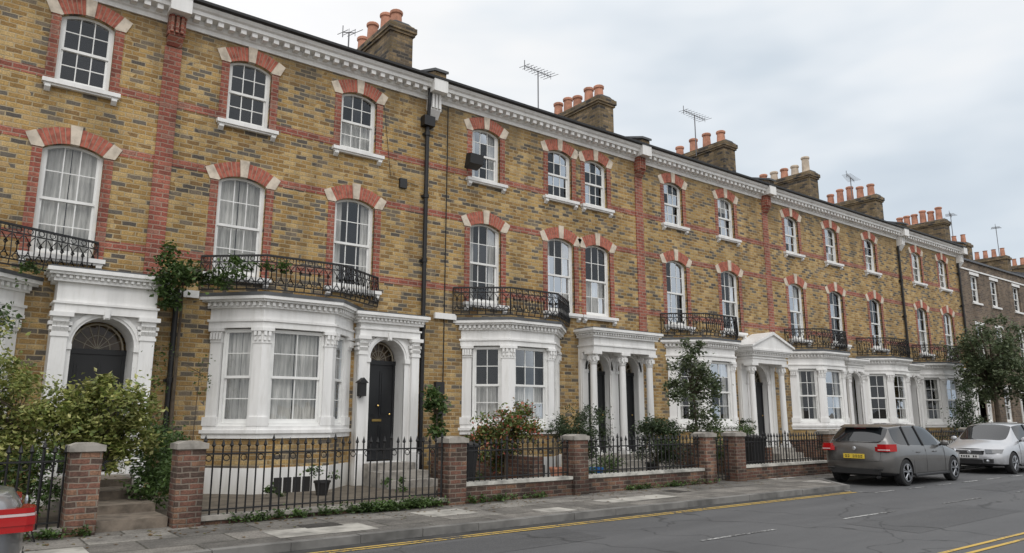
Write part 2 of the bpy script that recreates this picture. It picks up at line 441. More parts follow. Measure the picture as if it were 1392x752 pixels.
def corner_pier(m, Pp, d1, d2, w, o, t, z0, z1):
    Pv = Vector(Pp); d1 = Vector(d1).normalized(); d2 = Vector(d2).normalized()
    n1 = Vector((-d1.y, d1.x)); n1 = -n1 if n1.y > 0 else n1
    n2 = Vector((-d2.y, d2.x)); n2 = -n2 if n2.y > 0 else n2
    bs = (n1+n2); bs = bs/ (bs.dot(n1)) if bs.length > 1e-6 else n1
    poly = [Pv+d1*w+n1*o, Pv+bs*o, Pv+d2*w+n2*o, Pv+d2*w-n2*t, Pv-bs*t, Pv+d1*w-n1*t]
    m.prism([(p.x, p.y) for p in poly], 'z', z0, z1)
    return [(poly[0].x, poly[0].y), (poly[1].x, poly[1].y), (poly[2].x, poly[2].y)]

def rail_ornate(m, pts, z0, z1):
    for z, r in ((z0, .018), (z1, .028), (z1-.13, .015), (z0+.1, .014)):
        m.tube([(p[0], p[1], z) for p in pts], r, 4)
    for (a, b) in zip(pts[:-1], pts[1:]):
        dx, dy = b[0]-a[0], b[1]-a[1]; L = sqrt(dx*dx+dy*dy); dx /= L; dy /= L
        n = max(2, int(round(L/.2))); st = L/n
        def Q(x, z, o=0): return (a[0]+dx*x+dy*o, a[1]+dy*x-dx*o, z)
        H = z1-z0
        for i in range(n+1):
            x = i*st; m.tube([Q(x, z0), Q(x, z0+.25*H, .035), Q(x, z0+.45*H, .03), Q(x, z1)], .013, 4)
        for i in range(n):
            x = (i+.5)*st
            for (zc, r) in ((z0+.22*H, .055), (z1-.065, .05)):
                m.tube([Q(x+r*cos(t*pi/4), zc+r*sin(t*pi/4), .02) for t in range(9)], .010, 3, False)
            m.tube([Q(x-.08+.16*t/8+.03*sin(t*pi/4), z0+.14+(H-.3)*t/8, .025) for t in range(9)], .011, 3, False)
            m.tube([Q(x+.08-.16*t/8-.03*sin(t*pi/4), z0+.14+(H-.3)*t/8, .025) for t in range(9)], .011, 3, False)
            zc = z0+.55*H
            m.tube([Q(x+.04*(1-t/9)*cos(t*pi/3), zc+.05*(1-t/9)*sin(t*pi/3), .02) for t in range(8)], .013, 3, False)

def bay(P, xa, xb, dep=.8, rail=(0, 0), cw=.9, curt='net', cols=(2, 2, 2)):
    W = P['white_trim']
    bp = lambda off: baypts(xa, xb, dep, off, cw)
    def slab(m, off, z0, z1): m.prism(bp(off), 'z', z0, z1)
    slab(W, .05, .05, .62); slab(P['front_wall'], .0, .62, 1.2)
    slab(W, .05, 1.2, 1.3); slab(W, .09, 1.3, 1.37); slab(W, .04, 1.37, 1.45)
    pt = bp(0)
    bx = (pt[1][0]+pt[2][0])/2
    P['room_interior'].box(bx-.4, bx+.4, D-dep-.056, D-dep-.04, .12, .42)
    for k in range(5): W.box(bx-.4+.2*k-.012, bx-.4+.2*k+.012, D-dep-.07, D-dep-.05, .12, .42)
    z0, z1 = 1.45, 3.45
    def seg(a, b): return Vector(b)-Vector(a)
    s01, s12, s23 = seg(pt[0], pt[1]), seg(pt[1], pt[2]), seg(pt[2], pt[3])
    for (p, d1, d2, w) in [(pt[1], -s01, s12, .18), (pt[2], -s12, s23, .18)]:
        corner_pier(W, p, d1, d2, w+.03, .05, .1, z0, z0+.18)
        corner_pier(W, p, d1, d2, w, .02, .1, z0+.18, z1-.3)
        corner_pier(W, p, d1, d2, w+.02, .035, .1, z1-.32, z1-.28)
        e = corner_pier(W, p, d1, d2, w-.01, .03, .1, z1-.28, z1-.06)
        edge_blocks(W, e, z1-.26, z1-.17, .05, .022, .035); edge_blocks(W, e, z1-.165, z1-.08, .055, .035, .06)
        corner_pier(W, p, d1, d2, w+.04, .085, .1, z1-.07, z1)
    for (p, s) in ((pt[0], s01), (pt[3], -s23)):
        d = s.normalized(); left = p is pt[0]
        q = Vector(p)+d*.26
        o, dd = (p, (d.x, d.y)) if left else ((q.x, q.y), (-d.x, -d.y))
        W.frame(o, dd)
        W.box(-.05, .26, -.05, .1, z0, z0+.18); W.box(0, .24, -.02, .1, z0+.18, z1-.3)
        W.box(0, .25, -.04, .1, z1-.3, z1-.07); W.box(-.03, .3, -.085, .1, z1-.07, z1)
        for i in range(4): W.box(.01+i*.065, .055+i*.065, -.08, -.03, z1-.24, z1-.1)
        W.frame()
    for (a, b, ma, mb, c) in [(pt[0], pt[1], .26, .18, cols[0]), (pt[1], pt[2], .18, .18, cols[1]), (pt[2], pt[3], .18, .26, cols[2])]:
        v = Vector(b)-Vector(a); L = v.length; v.normalize(); w = L-ma-mb
        cen = Vector(a)+v*(ma+w/2)
        window(P, (cen.x, cen.y), (v.x, v.y), w, z0, z1-.02, 0, c, 2, curt, inset=.04)
    slab(W, .06, z1, 3.58); slab(W, .09, 3.58, 3.63); slab(W, .04, 3.63, 3.86)
    edge_blocks(W, bp(.1), 3.90, 3.98, .06, .06, .06)
    slab(W, .1, 3.86, 3.985); slab(W, .2, 3.985, 4.03); slab(W, .25, 4.03, 4.1)
    slab(P['bay_roof'], .26, 4.1, 4.17)
    I = P['room_interior']
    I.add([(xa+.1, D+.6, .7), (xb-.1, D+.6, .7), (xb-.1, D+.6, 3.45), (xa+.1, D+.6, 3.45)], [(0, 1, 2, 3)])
    pr = bp(.15)
    if rail is not None:
        pr = [(pr[0][0]-rail[0], D-.03)]+pr[1:3]+[(pr[3][0]+rail[1], D-.03)]
        rail_ornate(P['balcony_ironwork'], pr, 4.24, 4.95)

def porch(P, x0, x1, cens, hw, proj=.3, zf=.6, crown=3.46, pil=.26, ped=False, rnd=False, ztop=4.15):
    W = P['white_trim']; zs = crown-hw
    colp = 0
    if rnd: colp = proj; proj = .1
    yf = D-proj
    holes = [opening(c, hw*2, zf, zs, hw*.999, 14) for c in cens]
    dd = .3 if not rnd else .12
    W.plate([(x0, .05), (x1, .05), (x1, 3.5), (x0, 3.5)], holes, yf, D+.01, depth_hole=D+dd+.06, sides=True)
    for c in cens:
        for (r0, r1, pr) in ((hw, hw+.045, .025), (hw+.045, hw+.12, .05)):
            n = 14
            for i in range(n):
                a, b = pi*i/n, pi*(i+1)/n
                W.prism([(c+r0*cos(a), zs+r0*sin(a)), (c+r1*cos(a), zs+r1*sin(a)), (c+r1*cos(b), zs+r1*sin(b)), (c+r0*cos(b), zs+r0*sin(b))], 'y', yf-pr, yf+.01)
        W.prism([(c-.05, crown-.04), (c+.05, crown-.04), (c+.085, crown+.2), (c-.085, crown+.2)], 'y', yf-.11, yf+.02)
        W.prism([(c-.035, crown-.02), (c+.035, crown-.02), (c+.05, crown+.15), (c-.05, crown+.15)], 'y', yf-.15, yf-.08)
        for sx in (-1, 1):
            a, b = c+sx*hw*.985, c+sx*(hw+.14); W.box(min(a, b), max(a, b), yf-.06, yf+.1, zs-.1, zs)
            a, b = c+sx*hw, c+sx*(hw+.1); W.box(min(a, b), max(a, b), yf-.025, yf+.02, zf, zs-.1)
        Dr, B = P['front_door'], P['door_brass']
        yd = D+dd
        dt = zs-.12
        Dr.box(c-hw+.06, c+hw-.06, yd, yd+.05, zf+.03, dt)
        w = hw-.06
        for sx in (-1, 1):
            for (za, zb) in ((zf+.25, zf+.85), (zf+1.05, dt-.15)):
                xa, xb = c+sx*.05, c+sx*(w-.1); xa, xb = min(xa, xb), max(xa, xb)
                Dr.box(xa, xb, yd-.015, yd+.01, za, zb); Dr.box(xa+.05, xb-.05, yd-.028, yd-.01, za+.05, zb-.05)
        B.box(c-.12, c+.12, yd-.022, yd-.0, zf+.93, zf+.985); B.sphere((c, yd-.06, zf+1.3), .03, 8); B.sphere((c+w-.08, yd-.05, zf+1.1), .025, 8)
        for sx in (-1, 1):
            a, b = c+sx*hw, c+sx*(hw-.06); Dr.box(min(a, b), max(a, b), yd-.02, yd+.06, zf, dt)
        Dr.box(c-hw, c+hw, yd-.04, yd+.06, dt, dt+.1)
        fp = [(c+w*cos(pi*i/12), dt+.1+(crown-.04-dt-.1)*sin(pi*i/12)) for i in range(13)]
        P['fan_glass'].add([(p[0], yd+.02, p[1]) for p in fp], [tuple(range(13))])
        P['fan_room'].add([(p[0], yd+.2, p[1]) for p in fp], [tuple(range(13))])
        ctr = (c, yd, dt+.1); B2 = P['fan_bars']
        for i in range(1, 8):
            a = pi*i/8; q = (c+w*cos(a), yd, dt+.1+(crown-.04-dt-.1)*sin(a)); B2.tube([ctr, q], .009, 4)
        B2.tube([(c+w*.5*cos(pi*i/10), yd, dt+.1+(crown-.1-dt)*.5*sin(pi*i/10)) for i in range(11)], .009, 4)
        B2.tube([(c+w*.98*cos(pi*i/12), yd, dt+.1+(crown-.05-dt-.1)*sin(pi*i/12)) for i in range(13)], .022, 4)
    ps = [x0+pil/2, (x0+x1)/2, x1-pil/2] if len(cens) == 2 else [x0+pil/2, x1-pil/2]
    for c in ps:
        h = pil/2; pr = .1
        if rnd:
            yc = D-colp-.0
            W.box(c-h-.01, c+h+.01, yc-.15, yc+.15, .1, zf+.12)
            W.lathe([(.13, 0), (.14, .04), (.115, .08), (.11, .1), (.095, 2.4), (.12, 2.44)], (c, yc, zf+.12), n=14)
            zb = zf+.12+2.44
            W.lathe([(.10, 0), (.13, .05), (.11, .1), (.15, .17), (.13, .2), (.17, .27)], (c, yc, zb), n=10)
            for k in range(8):
                a = k*pi/4; W.box(c+.13*cos(a)-.03, c+.13*cos(a)+.03, yc+.13*sin(a)-.03, yc+.13*sin(a)+.03, zb+.08, zb+.2)
            W.box(c-.18, c+.18, yc-.18, yc+.18, zb+.26, 3.5)
            W.box(c-h+.02, c+h-.02, yf-.05, yf+.01, zf, 3.3); W.box(c-h, c+h, yf-.08, yf+.01, 3.3, 3.499)
        else:
            W.box(c-h-.03, c+h+.03, yf-pr-.05, yf+.02, .1, zf+.22); W.box(c-h, c+h, yf-pr, yf+.02, zf+.22, 3.1)
            W.box(c-h-.02, c+h+.02, yf-pr-.02, yf+.02, 3.06, 3.12)
            W.box(c-h, c+h, yf-pr-.02, yf+.02, 3.12, 3.42)
            for r, z in enumerate((3.15, 3.25)):
                for k in range(4):
                    xx = c-h+pil*(k+.5)/4; W.prism([(yf-pr-.02, z), (yf-pr-.06-.02*r, z+.08), (yf-pr-.02, z+.09)], 'x', xx-.028, xx+.028)
                    yy = yf-pr+.0+k*.05; W.box(c-h-.04-.02*r, c+h+.04+.02*r, yy, yy+.035, z+.02, z+.085)
            W.box(c-h-.06, c+h+.06, yf-pr-.09, yf+.02, 3.42, 3.5)
    yq = (D-colp-.17) if rnd else yf-.12
    for (off, z0, z1) in ((.0, 3.5, 3.66), (.03, 3.66, 3.7), (-.02, 3.7, ztop-.24), (.06, ztop-.24, ztop-.18), (.14, ztop-.12, ztop-.07), (.18, ztop-.07, ztop)):
        W.box(x0-off, x1+off, yq-off, D+.01, z0, z1)
    W.box(x0-.065, x1+.065, yq-.065, D+.01, ztop-.18, ztop-.12)
    edge_blocks(W, [(x0-.06, D), (x0-.06, yq-.06), (x1+.06, yq-.06), (x1+.06, D)], ztop-.178, ztop-.122, .05, .05, .05)
    if ped:
        c = (x0+x1)/2; h = (x1-x0)/2+.2
        W.prism([(c-h, ztop+.002), (c+h, ztop+.002), (c+h, ztop+.06), (c, ztop+.52), (c-h, ztop+.06)], 'y', yq-.15, D)
        W.prism([(c-h-.05, ztop+.05), (c-h-.05, ztop+.12), (c, ztop+.62), (c+h+.05, ztop+.12), (c+h+.05, ztop+.05), (c, ztop+.52)], 'y', yq-.22, D)
    else:
        P['bay_roof'].box(x0-.15, x1+.15, yq-.15, D, ztop, ztop+.03)
    S = P['steps']
    n = max(1, int(round((zf-.12)/.16))); r = (zf-.12)/n
    for i in range(n):
        S.box(cens[0]-hw-.15+.003*i, cens[-1]+hw+.15-.003*i, yq-.0-.3*(n-i), yf+.4, .1, .12+r*(i+1)-.002*i)

PM['fan_glass'] = glassmat('fanlight_glass', .8, .0, .3, mul=.7); PM['fan_bars'] = simple('fan_bar_paint', (.40, .35, .27), .6)
PM['fan_room'] = simple('lit_hall', (.20, .13, .07), .9, var=.6)

def cornice(P, x0, x1):
    W = P['white_trim']
    W.prism([(D, 9.93), (D-.04, 9.93), (D-.05, 10.02), (D-.09, 10.05), (D-.09, 10.17), (D-.30, 10.19), (D-.31, 10.27), (D-.36, 10.30), (D-.40, 10.37), (D+.3, 10.37), (D+.3, 9.93)], 'x', x0, x1)
    n = int((x1-x0)/.24); st = (x1-x0)/n
    for i in range(n):
        x = x0+st*(i+.5); W.box(x-.06, x+.06, D-.26, D-.08, 10.08, 10.188)
    P['black_pipes'].prism([(D-.42, 10.375), (D-.48, 10.40), (D-.48, 10.46), (D-.3, 10.46), (D-.3, 10.375)], 'x', x0, x1)
    P['roof'].prism([(D-.32, 10.38), (D-.32, 10.46), (D+5, 11.9), (D+9, 10.5), (D+9, 10.3), (D+5, 11.0)], 'x', x0, x1)

def party(P, x, red=True):
    W = P['white_trim'] ; Q = P['red_brickwork'] if red else W
    Q.box(x-.17, x+.17, D-.2, D+.01, 9.62, 10.06); Q.prism([(D-.2, 9.62), (D-.06, 9.42), (D+.01, 9.42), (D+.01, 9.62)], 'x', x-.15, x+.15)
    for i in range(3): Q.box(x-.14+.1*i, x-.08+.1*i, D-.26, D-.19, 9.66, 10.05)
    W.box(x-.21, x+.21, D-.46, D, 10.06, 10.40)
    P['chimney_stack'].prism([(D-.42, 10.40), (D-.42, 10.60), (D+5, 12.25), (D+5, 11.5), (D-.1, 10.4)], 'x', x-.17, x+.17)
    P['bay_roof'].prism([(D-.48, 10.60), (D-.48, 10.67), (D+5, 12.34), (D+5, 12.25)], 'x', x-.21, x+.21)
    if red: P['red_brickwork'].box(x-.17, x+.17, D-.03, D+.01, 4.2, 9.42)

def chimney(P, x, h=12.7, y0=17.3, y1=20.2, n=4, kind=0):
    C = P['chimney_stack']; w = .36
    C.box(x-w, x+w, y0, y1, 10.4, h-.3)
    C.box(x-w-.05, x+w+.05, y0-.05, y1+.05, h-.3, h-.22); C.box(x-w-.09, x+w+.09, y0-.09, y1+.09, h-.22, h-.06)
    C.box(x-w-.03, x+w+.03, y0-.03, y1+.03, h-.06, h)
    P['bay_roof'].prism([(x-w, h), (x+w, h), (x+w-.15, h+.07), (x-w+.15, h+.07)], 'y', y0, y1)
    for i in range(n):
        y = y0+.35+(y1-y0-.7)*i/(n-1)
        m = P['chimney_pots'] if (kind == 0 or random.random() < .4) else P['buff_pots']
        hh = random.choice([.55, .82, .68])
        m.lathe([(.2, -.02), (.2, .08), (.175, .1), (.155, hh-.12), (.19, hh-.1), (.195, hh-.03), (.17, hh), (.12, hh), (.12, hh-.1)], (x+random.uniform(-.05, .05), y, h), n=12)

def pipe(P, x, z0, z1, y=D-.09, r=.055):
    m = P['black_pipes']; m.tube([(x, y, z0), (x, y, z1)], r, 10)
    z = z0+.3
    while z < z1:
        m.tube([(x, y, z), (x, y, z+.1)], r+.02, 10); m.box(x-.1, x+.1, y+.03, D+.01, z+.02, z+.07); z += 1.7

def house(x0, x1, wins, w1curt=None, w2curt=None, bays=(), porches=(), parties=(), chims=(), cols=3, name='brick_house', pipes=()):
    class DD(dict):
        def __missing__(s, k): s[k] = M(); return s[k]
    P = DD()
    holes = []; W1, W2 = 1.04, .95
    for i, x in enumerate(wins):
        holes.append(opening(x, W1, 4.62, 6.69, .15)); holes.append(opening(x, W2, 8.05, 9.45, .13))
        upper_window(P, x, W1, 4.62, 6.69, .15, cols, w1curt[i] if w1curt else None)
        upper_window(P, x, W2, 8.05, 9.45, .13, cols, w2curt[i] if w2curt else None)
    for b in bays:
        holes.append([(b['xa']+.3, .7), (b['xa']+.3, 3.4), (b['xb']-.3, 3.4), (b['xb']-.3, .7)])
        bay(P, **b)
    for p in porches:
        for c in p['cens']:
            holes.append(opening(c, p['hw']*2+.02, p.get('zf', .6)-.02, p.get('crown', 3.46)-p['hw'], p['hw']*.999+.01, 12))
        porch(P, **p)
    P['front_wall'].plate([(x0, -.1), (x1, -.1), (x1, 9.95), (x0, 9.95)], holes, D, D+.1, depth_hole=D+.12)
    P['front_wall'].box(x0, x1, D+9, D+9.2, -.1, 10.4)
    R = P['red_brickwork']
    for (za, zb) in ((4.86, 5.03), (6.79, 6.96), (8.08, 8.25)):
        xs = x0
        for x in sorted(wins)+[None]:
            if x is None: a, b = xs, x1
            else:
                hw = (W1 if zb < 7 else W2)/2+.165; a, b = xs, x-hw; xs = x+hw
            if b-a > .05: R.box(a, b, D-.007, D+.01, za, zb)
    cornice(P, x0, x1)
    for x, red in parties: party(P, x, red)
    for c in chims: chimney(P, **c)
    for p in pipes: pipe(P, *p)
    e = empty(name)
    for k, m in P.items():
        if m.v: m.obj(k, PM[k], e)
    return e, P

house(-9.8, -3.4, [-8.2, -5.5], bays=[dict(xa=-9, xb=-5.5)], porches=[dict(x0=-5.2, x1=-3.6, cens=[-4.4], hw=.5)], chims=[dict(x=-3.4)])
hZ, _ = house(-3.4, 3.04, [-1.2, 1.45], ['net', 'net'], ['sides', 'none'], bays=[dict(xa=-2.55, xb=.9, rail=(.2, .95))],
      porches=[dict(x0=1.38, x1=3.1, cens=[2.24], hw=.52, proj=.4, ztop=4.3)], parties=[(3.04, True)], chims=[])
hA, _ = house(3.04, 9.48, [4.70, 7.39], ['net', 'sides'], ['none', 'half'], bays=[dict(xa=4.28, xb=7.42, cw=.8, rail=(.15, .45), cols=(1, 2, 1))],
      porches=[dict(x0=7.52, x1=9.12, cens=[8.3], hw=.46, proj=.16, ztop=4.05, pil=.2)], parties=[(9.48, False)], chims=[dict(x=9.2, n=4)],
      pipes=[(3.52, .3, 4.2), (9.3, .1, 9.3)])
house(9.48, 17.39, [11.26, 13.98, 15.47], ['sides', 'sides', 'half'], ['sides', 'none', 'none'], bays=[dict(xa=10.55, xb=13.85, rail=(.15, .2), curt='half', cols=(2, 3, 2))],
      porches=[dict(x0=14.6, x1=17.2, cens=[15.3, 16.55], hw=.45, proj=.5, rnd=True)], parties=[(17.39, True)], chims=[dict(x=17.3, n=5)])
house(17.39, 24.44, [19.12, 22.03], ['none', 'sides'], ['none', 'blind'], bays=[dict(xa=18.5, xb=21.8, rail=(.1, .1), curt='sides')],
      porches=[dict(x0=22.15, x1=24.2, cens=[23.2], hw=.55, proj=.5, ped=True, rnd=True, ztop=4.0)], parties=[(24.44, True)], chims=[dict(x=24.3, n=4)])
house(24.44, 30.1, [26.24, 29.2], ['sides', 'none'], ['none', 'sides'], bays=[dict(xa=25.4, xb=28.8, curt='sides')],
      porches=[dict(x0=29.1, x1=30.4, cens=[29.75], hw=.42, proj=.2, ztop=4.0, pil=.2)], parties=[], chims=[dict(x=30.5, n=5, kind=1)], cols=2)
house(30.1, 35.24, [32.46], ['none'], ['half'], bays=[dict(xa=30.7, xb=34.0, curt='none')],
      porches=[dict(x0=34.15, x1=35.4, cens=[34.75], hw=.4, proj=.2, ztop=4.0, pil=.2)], parties=[(35.24, False)], chims=[dict(x=36.5, n=5)], cols=2, pipes=[(35.0, 4.2, 9.6)])
house(35.24, 41.8, [36.94, 39.76], None, None, bays=[dict(xa=35.7, xb=39.2, curt='sides')],
      porches=[dict(x0=39.4, x1=41, cens=[40.2], hw=.45, proj=.3, ztop=4.0)], parties=[(41.7, False)], chims=[dict(x=44.2, n=6)], cols=2, pipes=[(41.5, .2, 9.6)])

def brown_house(x0, x1, top, wins, mat):
    e = empty('brick_house'); Wl, F, G, I, R, T, Dr = M(), M(), M(), M(), M(), M(), M()
    P = {'window_frames': F, 'window_glass': G, 'curtains': M(), 'room_interior': I}
    holes = []
    for x in wins:
        for (a, b) in ((1.4, 3.2), (4.6, 6.5), (7.7, 9.2)):
            holes.append([(x-.5, a), (x-.5, b), (x+.5, b), (x+.5, a)])
            window(P, (x, D), (1, 0), 1.0, a, b, 0, 2, 2)
            T.box(x-.6, x+.6, D-.08, D+.05, a-.1, a); T.box(x-.6, x+.6, D-.02, D+.02, b, b+.16)
    dx = x0+.9
    holes.append([(dx-.5, .3), (dx-.5, 2.9), (dx+.5, 2.9), (dx+.5, .3)])
    Dr.box(dx-.48, dx+.48, D+.15, D+.2, .3, 2.5); T.box(dx-.65, dx-.5, D-.05, D+.1, .1, 3.0); T.box(dx+.5, dx+.65, D-.05, D+.1, .1, 3.0); T.box(dx-.7, dx+.7, D-.12, D+.1, 3.0, 3.15)
    Wl.plate([(x0, -.1), (x1, -.1), (x1, top), (x0, top)], holes, D, D+.1, depth_hole=D+.15)
    Wl.box(x0, x1, D+9, D+9.2, -.1, top)
    T.box(x0, x1, D-.05, D+.3, top-.5, top-.42)
    R.prism([(D-.1, top), (D-.1, top+.1), (D+4.5, top+1.5), (D+9, top+.1), (D+9, top)], 'x', x0, x1)
    C = M(); C.box(x1-.35, x1+.3, 17.5, 19.6, top, top+2.0); C.box(x1-.42, x1+.37, 17.43, 19.67, top+1.75, top+1.9)
    PT = M()
    for k in range(4): PT.lathe([(.15, 0), (.12, .5), (.15, .55)], (x1, 17.8+.5*k, top+2), n=10)
    for m, n, mt in ((Wl, 'walls', mat), (F, 'window_frames', m_frame), (G, 'window_glass', m_glass), (P['curtains'], 'curtains', m_curt), (I, 'room_interior', m_int), (R, 'roof', m_slate), (T, 'white_trim', m_white), (Dr, 'front_door', m_door), (C, 'chimney_stack', m_chim), (PT, 'chimney_pots', m_terra)):
        if m.v: m.obj(n, mt, e)
brown_house(41.8, 47.6, 9.9, [43.6, 46.2], m_brown)
brown_house(47.6, 53.5, 9.9, [49.4, 52], m_brown)
brown_house(53.5, 60, 10.3, [55.3, 58.2], m_white)
brown_house(60, 66.5, 9.8, [62, 64.8], m_brown)
brown_house(66.5, 73, 9.8, [68.5, 71.2], m_yel)
brown_house(73, 80, 9.8, [75, 78], m_brown)

# small wall fittings
W = M(); W.box(9.66, 10.3, D-.08, D+.01, 4.1, 4.25); W.box(3.25, 3.95, D-.08, D, 4.05, 4.2)
W.obj('string_course', m_white, hA)
c = M(); c.tube([(9.95, D-.03, .6), (9.97, D-.03, 9.9)], .014, 4); c.tube([(9.3, D-.2, 10.4), (9.28, D-.2, 9.75), (9.3, D-.12, 9.4)], .05, 8)
c.box(9.14, 9.46, D-.22, D-.0, 9.15, 9.42); c.tube([(8.0, D-.02, 9.9), (8.3, D-.02, 7.6), (9.1, D-.02, 7.5)], .008, 3); c.obj('hopper_and_cable', m_iron, hA)
c = M(); c.box(8.55, 8.75, D-.08, D, 7.35, 7.6); c.obj('alarm_box', m_black, hA)
c = M(); c.tube([(10.62, D, 8.3), (10.62, D-.25, 8.35)], .02, 6)
c.prism([(D-.2, 8.22), (D-.48, 8.30), (D-.52, 8.56), (D-.3, 8.60)], 'x', 10.40, 10.82); c.obj('floodlight', m_black)
c = M(); c.box(7.5, 7.66, D-.42, D-.26, 2.1, 2.4); c.prism([(7.46, 2.4), (7.70, 2.4), (7.58, 2.52)], 'y', D-.45, D-.23); c.tube([(7.58, D-.3, 2.1), (7.58, D-.1, 1.95)], .015, 5)
c.obj('wall_lantern', m_iron, hA)
c = M(); c.box(9.7, 9.95, D-.12, D, 2.2, 2.5); c.box(9.72, 9.92, D-.1, D, 1.6, 1.8); c.obj('meter_box', m_black, hA)

m_aer = simple('aerial_metal', (.16, .16, .17), .5, .6)
def aerial(x, y, z0, z1, arm, n=7, ang=.3):
    m = M(); m.tube([(x, y, z0), (x, y, z1)], .022, 6)
    dx, dy = cos(ang), sin(ang); a = (x-dx*arm*.5, y-dy*arm*.5, z1-.08); b = (x+dx*arm*.5, y+dy*arm*.5, z1+.1)
    m.tube([a, b], .014, 5)
    for i in range(n):
        t = i/(n-1); p = Vector(a).lerp(Vector(b), t); l = .22+.1*t
        m.tube([(p.x+dy*l, p.y-dx*l, p.z), (p.x-dy*l, p.y+dx*l, p.z)], .009, 4)
        m.tube([(p.x, p.y, p.z-.1), (p.x, p.y, p.z+.12)], .008, 4)
    m.tube([(a[0], a[1], a[2]-.15), (a[0], a[1], a[2]+.2)], .014, 4)
    m.obj('tv_aerial', m_aer)
aerial(7.9, 18, 10.8, 12.3, .45, 3)
aerial(14.8, 18, 11, 13.2, 1.5, 9, .25)
aerial(23.7, 18.5, 12.3, 14.1, 1.9, 9, .2)
aerial(36.2, 18.5, 11.5, 13.9, 1.9, 8, .3)
aerial(48.0, 18.5, 10.5, 13.9, 1.4, 6, .3)
aerial(55.0, 18.5, 10.5, 14.2, 1.4, 6, .3)

# ------------------------------------------------------------------ ground, road, pavement
m = M(); m.add([(-900, -900, -.06), (900, -900, -.06), (900, 900, -.06), (-900, 900, -.06)], [(0, 1, 2, 3)])
m.obj('ground', m_soil)
YK = 9.2
m = M(); m.add([(-90, 3.4, 0), (160, 3.4, 0), (160, 11.0, 0), (-90, 11.0, 0)], [(0, 1, 2, 3)]); m.obj('road', m_asph)
m = M()
far = [(-90, YK+.15), (16.7, YK+.15), (17.9, 10.75), (160, 10.75), (160, 11.8), (-90, 11.8)]
m.prism(far, 'z', -.05, .1)
m.obj('pavement', m_slab)
m = M(); m.box(-90, 160, -9, 3.25, -.05, .1); m.obj('pavement', m_slab)
m = M()
def kerbrun(a, b):
    v = Vector(b)-Vector(a); L = v.length; v.normalize(); n = max(1, int(L/.92)); st = L/n
    m.frame(a, (v.x, v.y))
    for i in range(n): m.box(i*st+.004, (i+1)*st-.004, random.uniform(-.006, .006), .149, -.03, .106+random.uniform(-.005, .004))
    m.frame()
kerbrun((-30, YK), (16.65, YK)); kerbrun((16.7, YK), (17.9, 10.6)); kerbrun((17.9, 10.6), (80, 10.6))
m.box(-60, 100, 3.25, 3.4, -.03, .105)
m.obj('kerb', m_kerb)
m = M()
for y in (8.90, 8.78): m.box(-30, 16.2, y-.025, y+.025, .006, .008)
for y in (4.1, 4.3): m.box(-30, 100, y-.03, y+.03, .006, .008)
m.obj('yellow_lines', m_yelpaint)
m = M()
x = 16.4
while x < 60: m.box(x, x+.9, 8.44, 8.52, .006, .008); x += 1.5
m.box(16.35, 16.43, 8.52, 9.15, .006, .008)
x = -6.2
while x < 80: m.box(x, x+1.7, 6.62, 6.67, .006, .008); x += 3.6
m.obj('white_road_markings', m_wpaint)
m = M(); m.add([(-90, 9.0, .003), (16.6, 9.0, .003), (16.6, 9.2, .003), (-90, 9.2, .003)], [(0, 1, 2, 3)]); m.obj('gutter_strip', simple('gutter_dark', (.04, .039, .037), .8, var=.6))
m = M()
for (a, b, c2, d2) in ((2.0, 7.4, 7.5, 8.6), (11.2, 15.4, 5.2, 6.4), (19, 26, 6.9, 7.9)):
    m.add([(a, c2, .003), (b, c2+.1, .003), (b+.05, d2, .003), (a+.1, d2-.05, .003)], [(0, 1, 2, 3)])
m.obj('road_patch', asphalt('asphalt_patch', .82))
m = M(); m.box(4.2, 4.75, 10.2, 10.6, .1, .104); m.box(12.2, 12.6, 10.4, 10.9, .1, .104); m.box(10.4, 10.95, 9.02, 9.19, .0, .007)
m.obj('drain_cover', simple('cast_iron', (.06, .055, .05), .6, .4, var=.4, nscale=14))
# pale concrete infills and tarmac repair in the footway
m = M()
for (a, b, c2, d2) in ((3.6, 5.0, 9.6, 10.3), (6.2, 7.1, 10.2, 10.9), (9.8, 11.6, 9.9, 10.45), (8.0, 8.6, 9.5, 10.0), (0.6, 1.5, 9.7, 10.4)):
    m.add([(a, c2, .1035), (b, c2, .1035), (b, d2, .1035), (a, d2, .1035)], [(0, 1, 2, 3)])
m.obj('pavement_repair', simple('pale_concrete', (.36, .345, .31), .9, var=.5, nscale=2.5, bump=.3))
m = M(); m.box(-90, 160, 11.8, D+.05, -.05, .12); m.obj('garden_ground', m_soil)

# ------------------------------------------------------------------ garden walls & railings
YW = 11.35
gw = empty('garden_wall')
B, S = M(), M()
def pier(x, w=.37, z=1.25):
    B.box(x-w/2, x+w/2, YW, YW+w, .08, z-.08); S.box(x-w/2-.03, x+w/2+.03, YW-.03, YW+w+.03, z-.08, z)
    S.prism([(x-w/2-.01, z), (x+w/2+.01, z), (x+w/2-.08, z+.03), (x-w/2+.08, z+.03)], 'y', YW, YW+w)
for x in (1.58, 2.9, 7.42, 10.4, 14.53, 15.68, 19.9, 20.9, 25, 29.2, 30.3, 34.5, 35.5, 40.5): pier(x)
def lowwall(a, b, z=.4, cw=True):
    B.box(a, b, YW+.08, YW+.32, .08, z); (SW if cw else S).box(a, b, YW+.05, YW+.35, z, z+.06)
SW = M()
lowwall(7.61, 10.21); lowwall(10.59, 14.34); lowwall(15.87, 19.71); lowwall(21.1, 24.8); lowwall(25.2, 29); lowwall(30.5, 34.3); lowwall(35.7, 40.3)
lowwall(3.09, 7.23, .16, False); lowwall(-8, 1.39, .14, False)
B.obj('brick_piers', m_gwall, gw); S.obj('stone_caps', m_stone, gw); SW.obj('painted_coping', simple('painted_coping', (.46, .45, .41), .8, var=.55), gw)

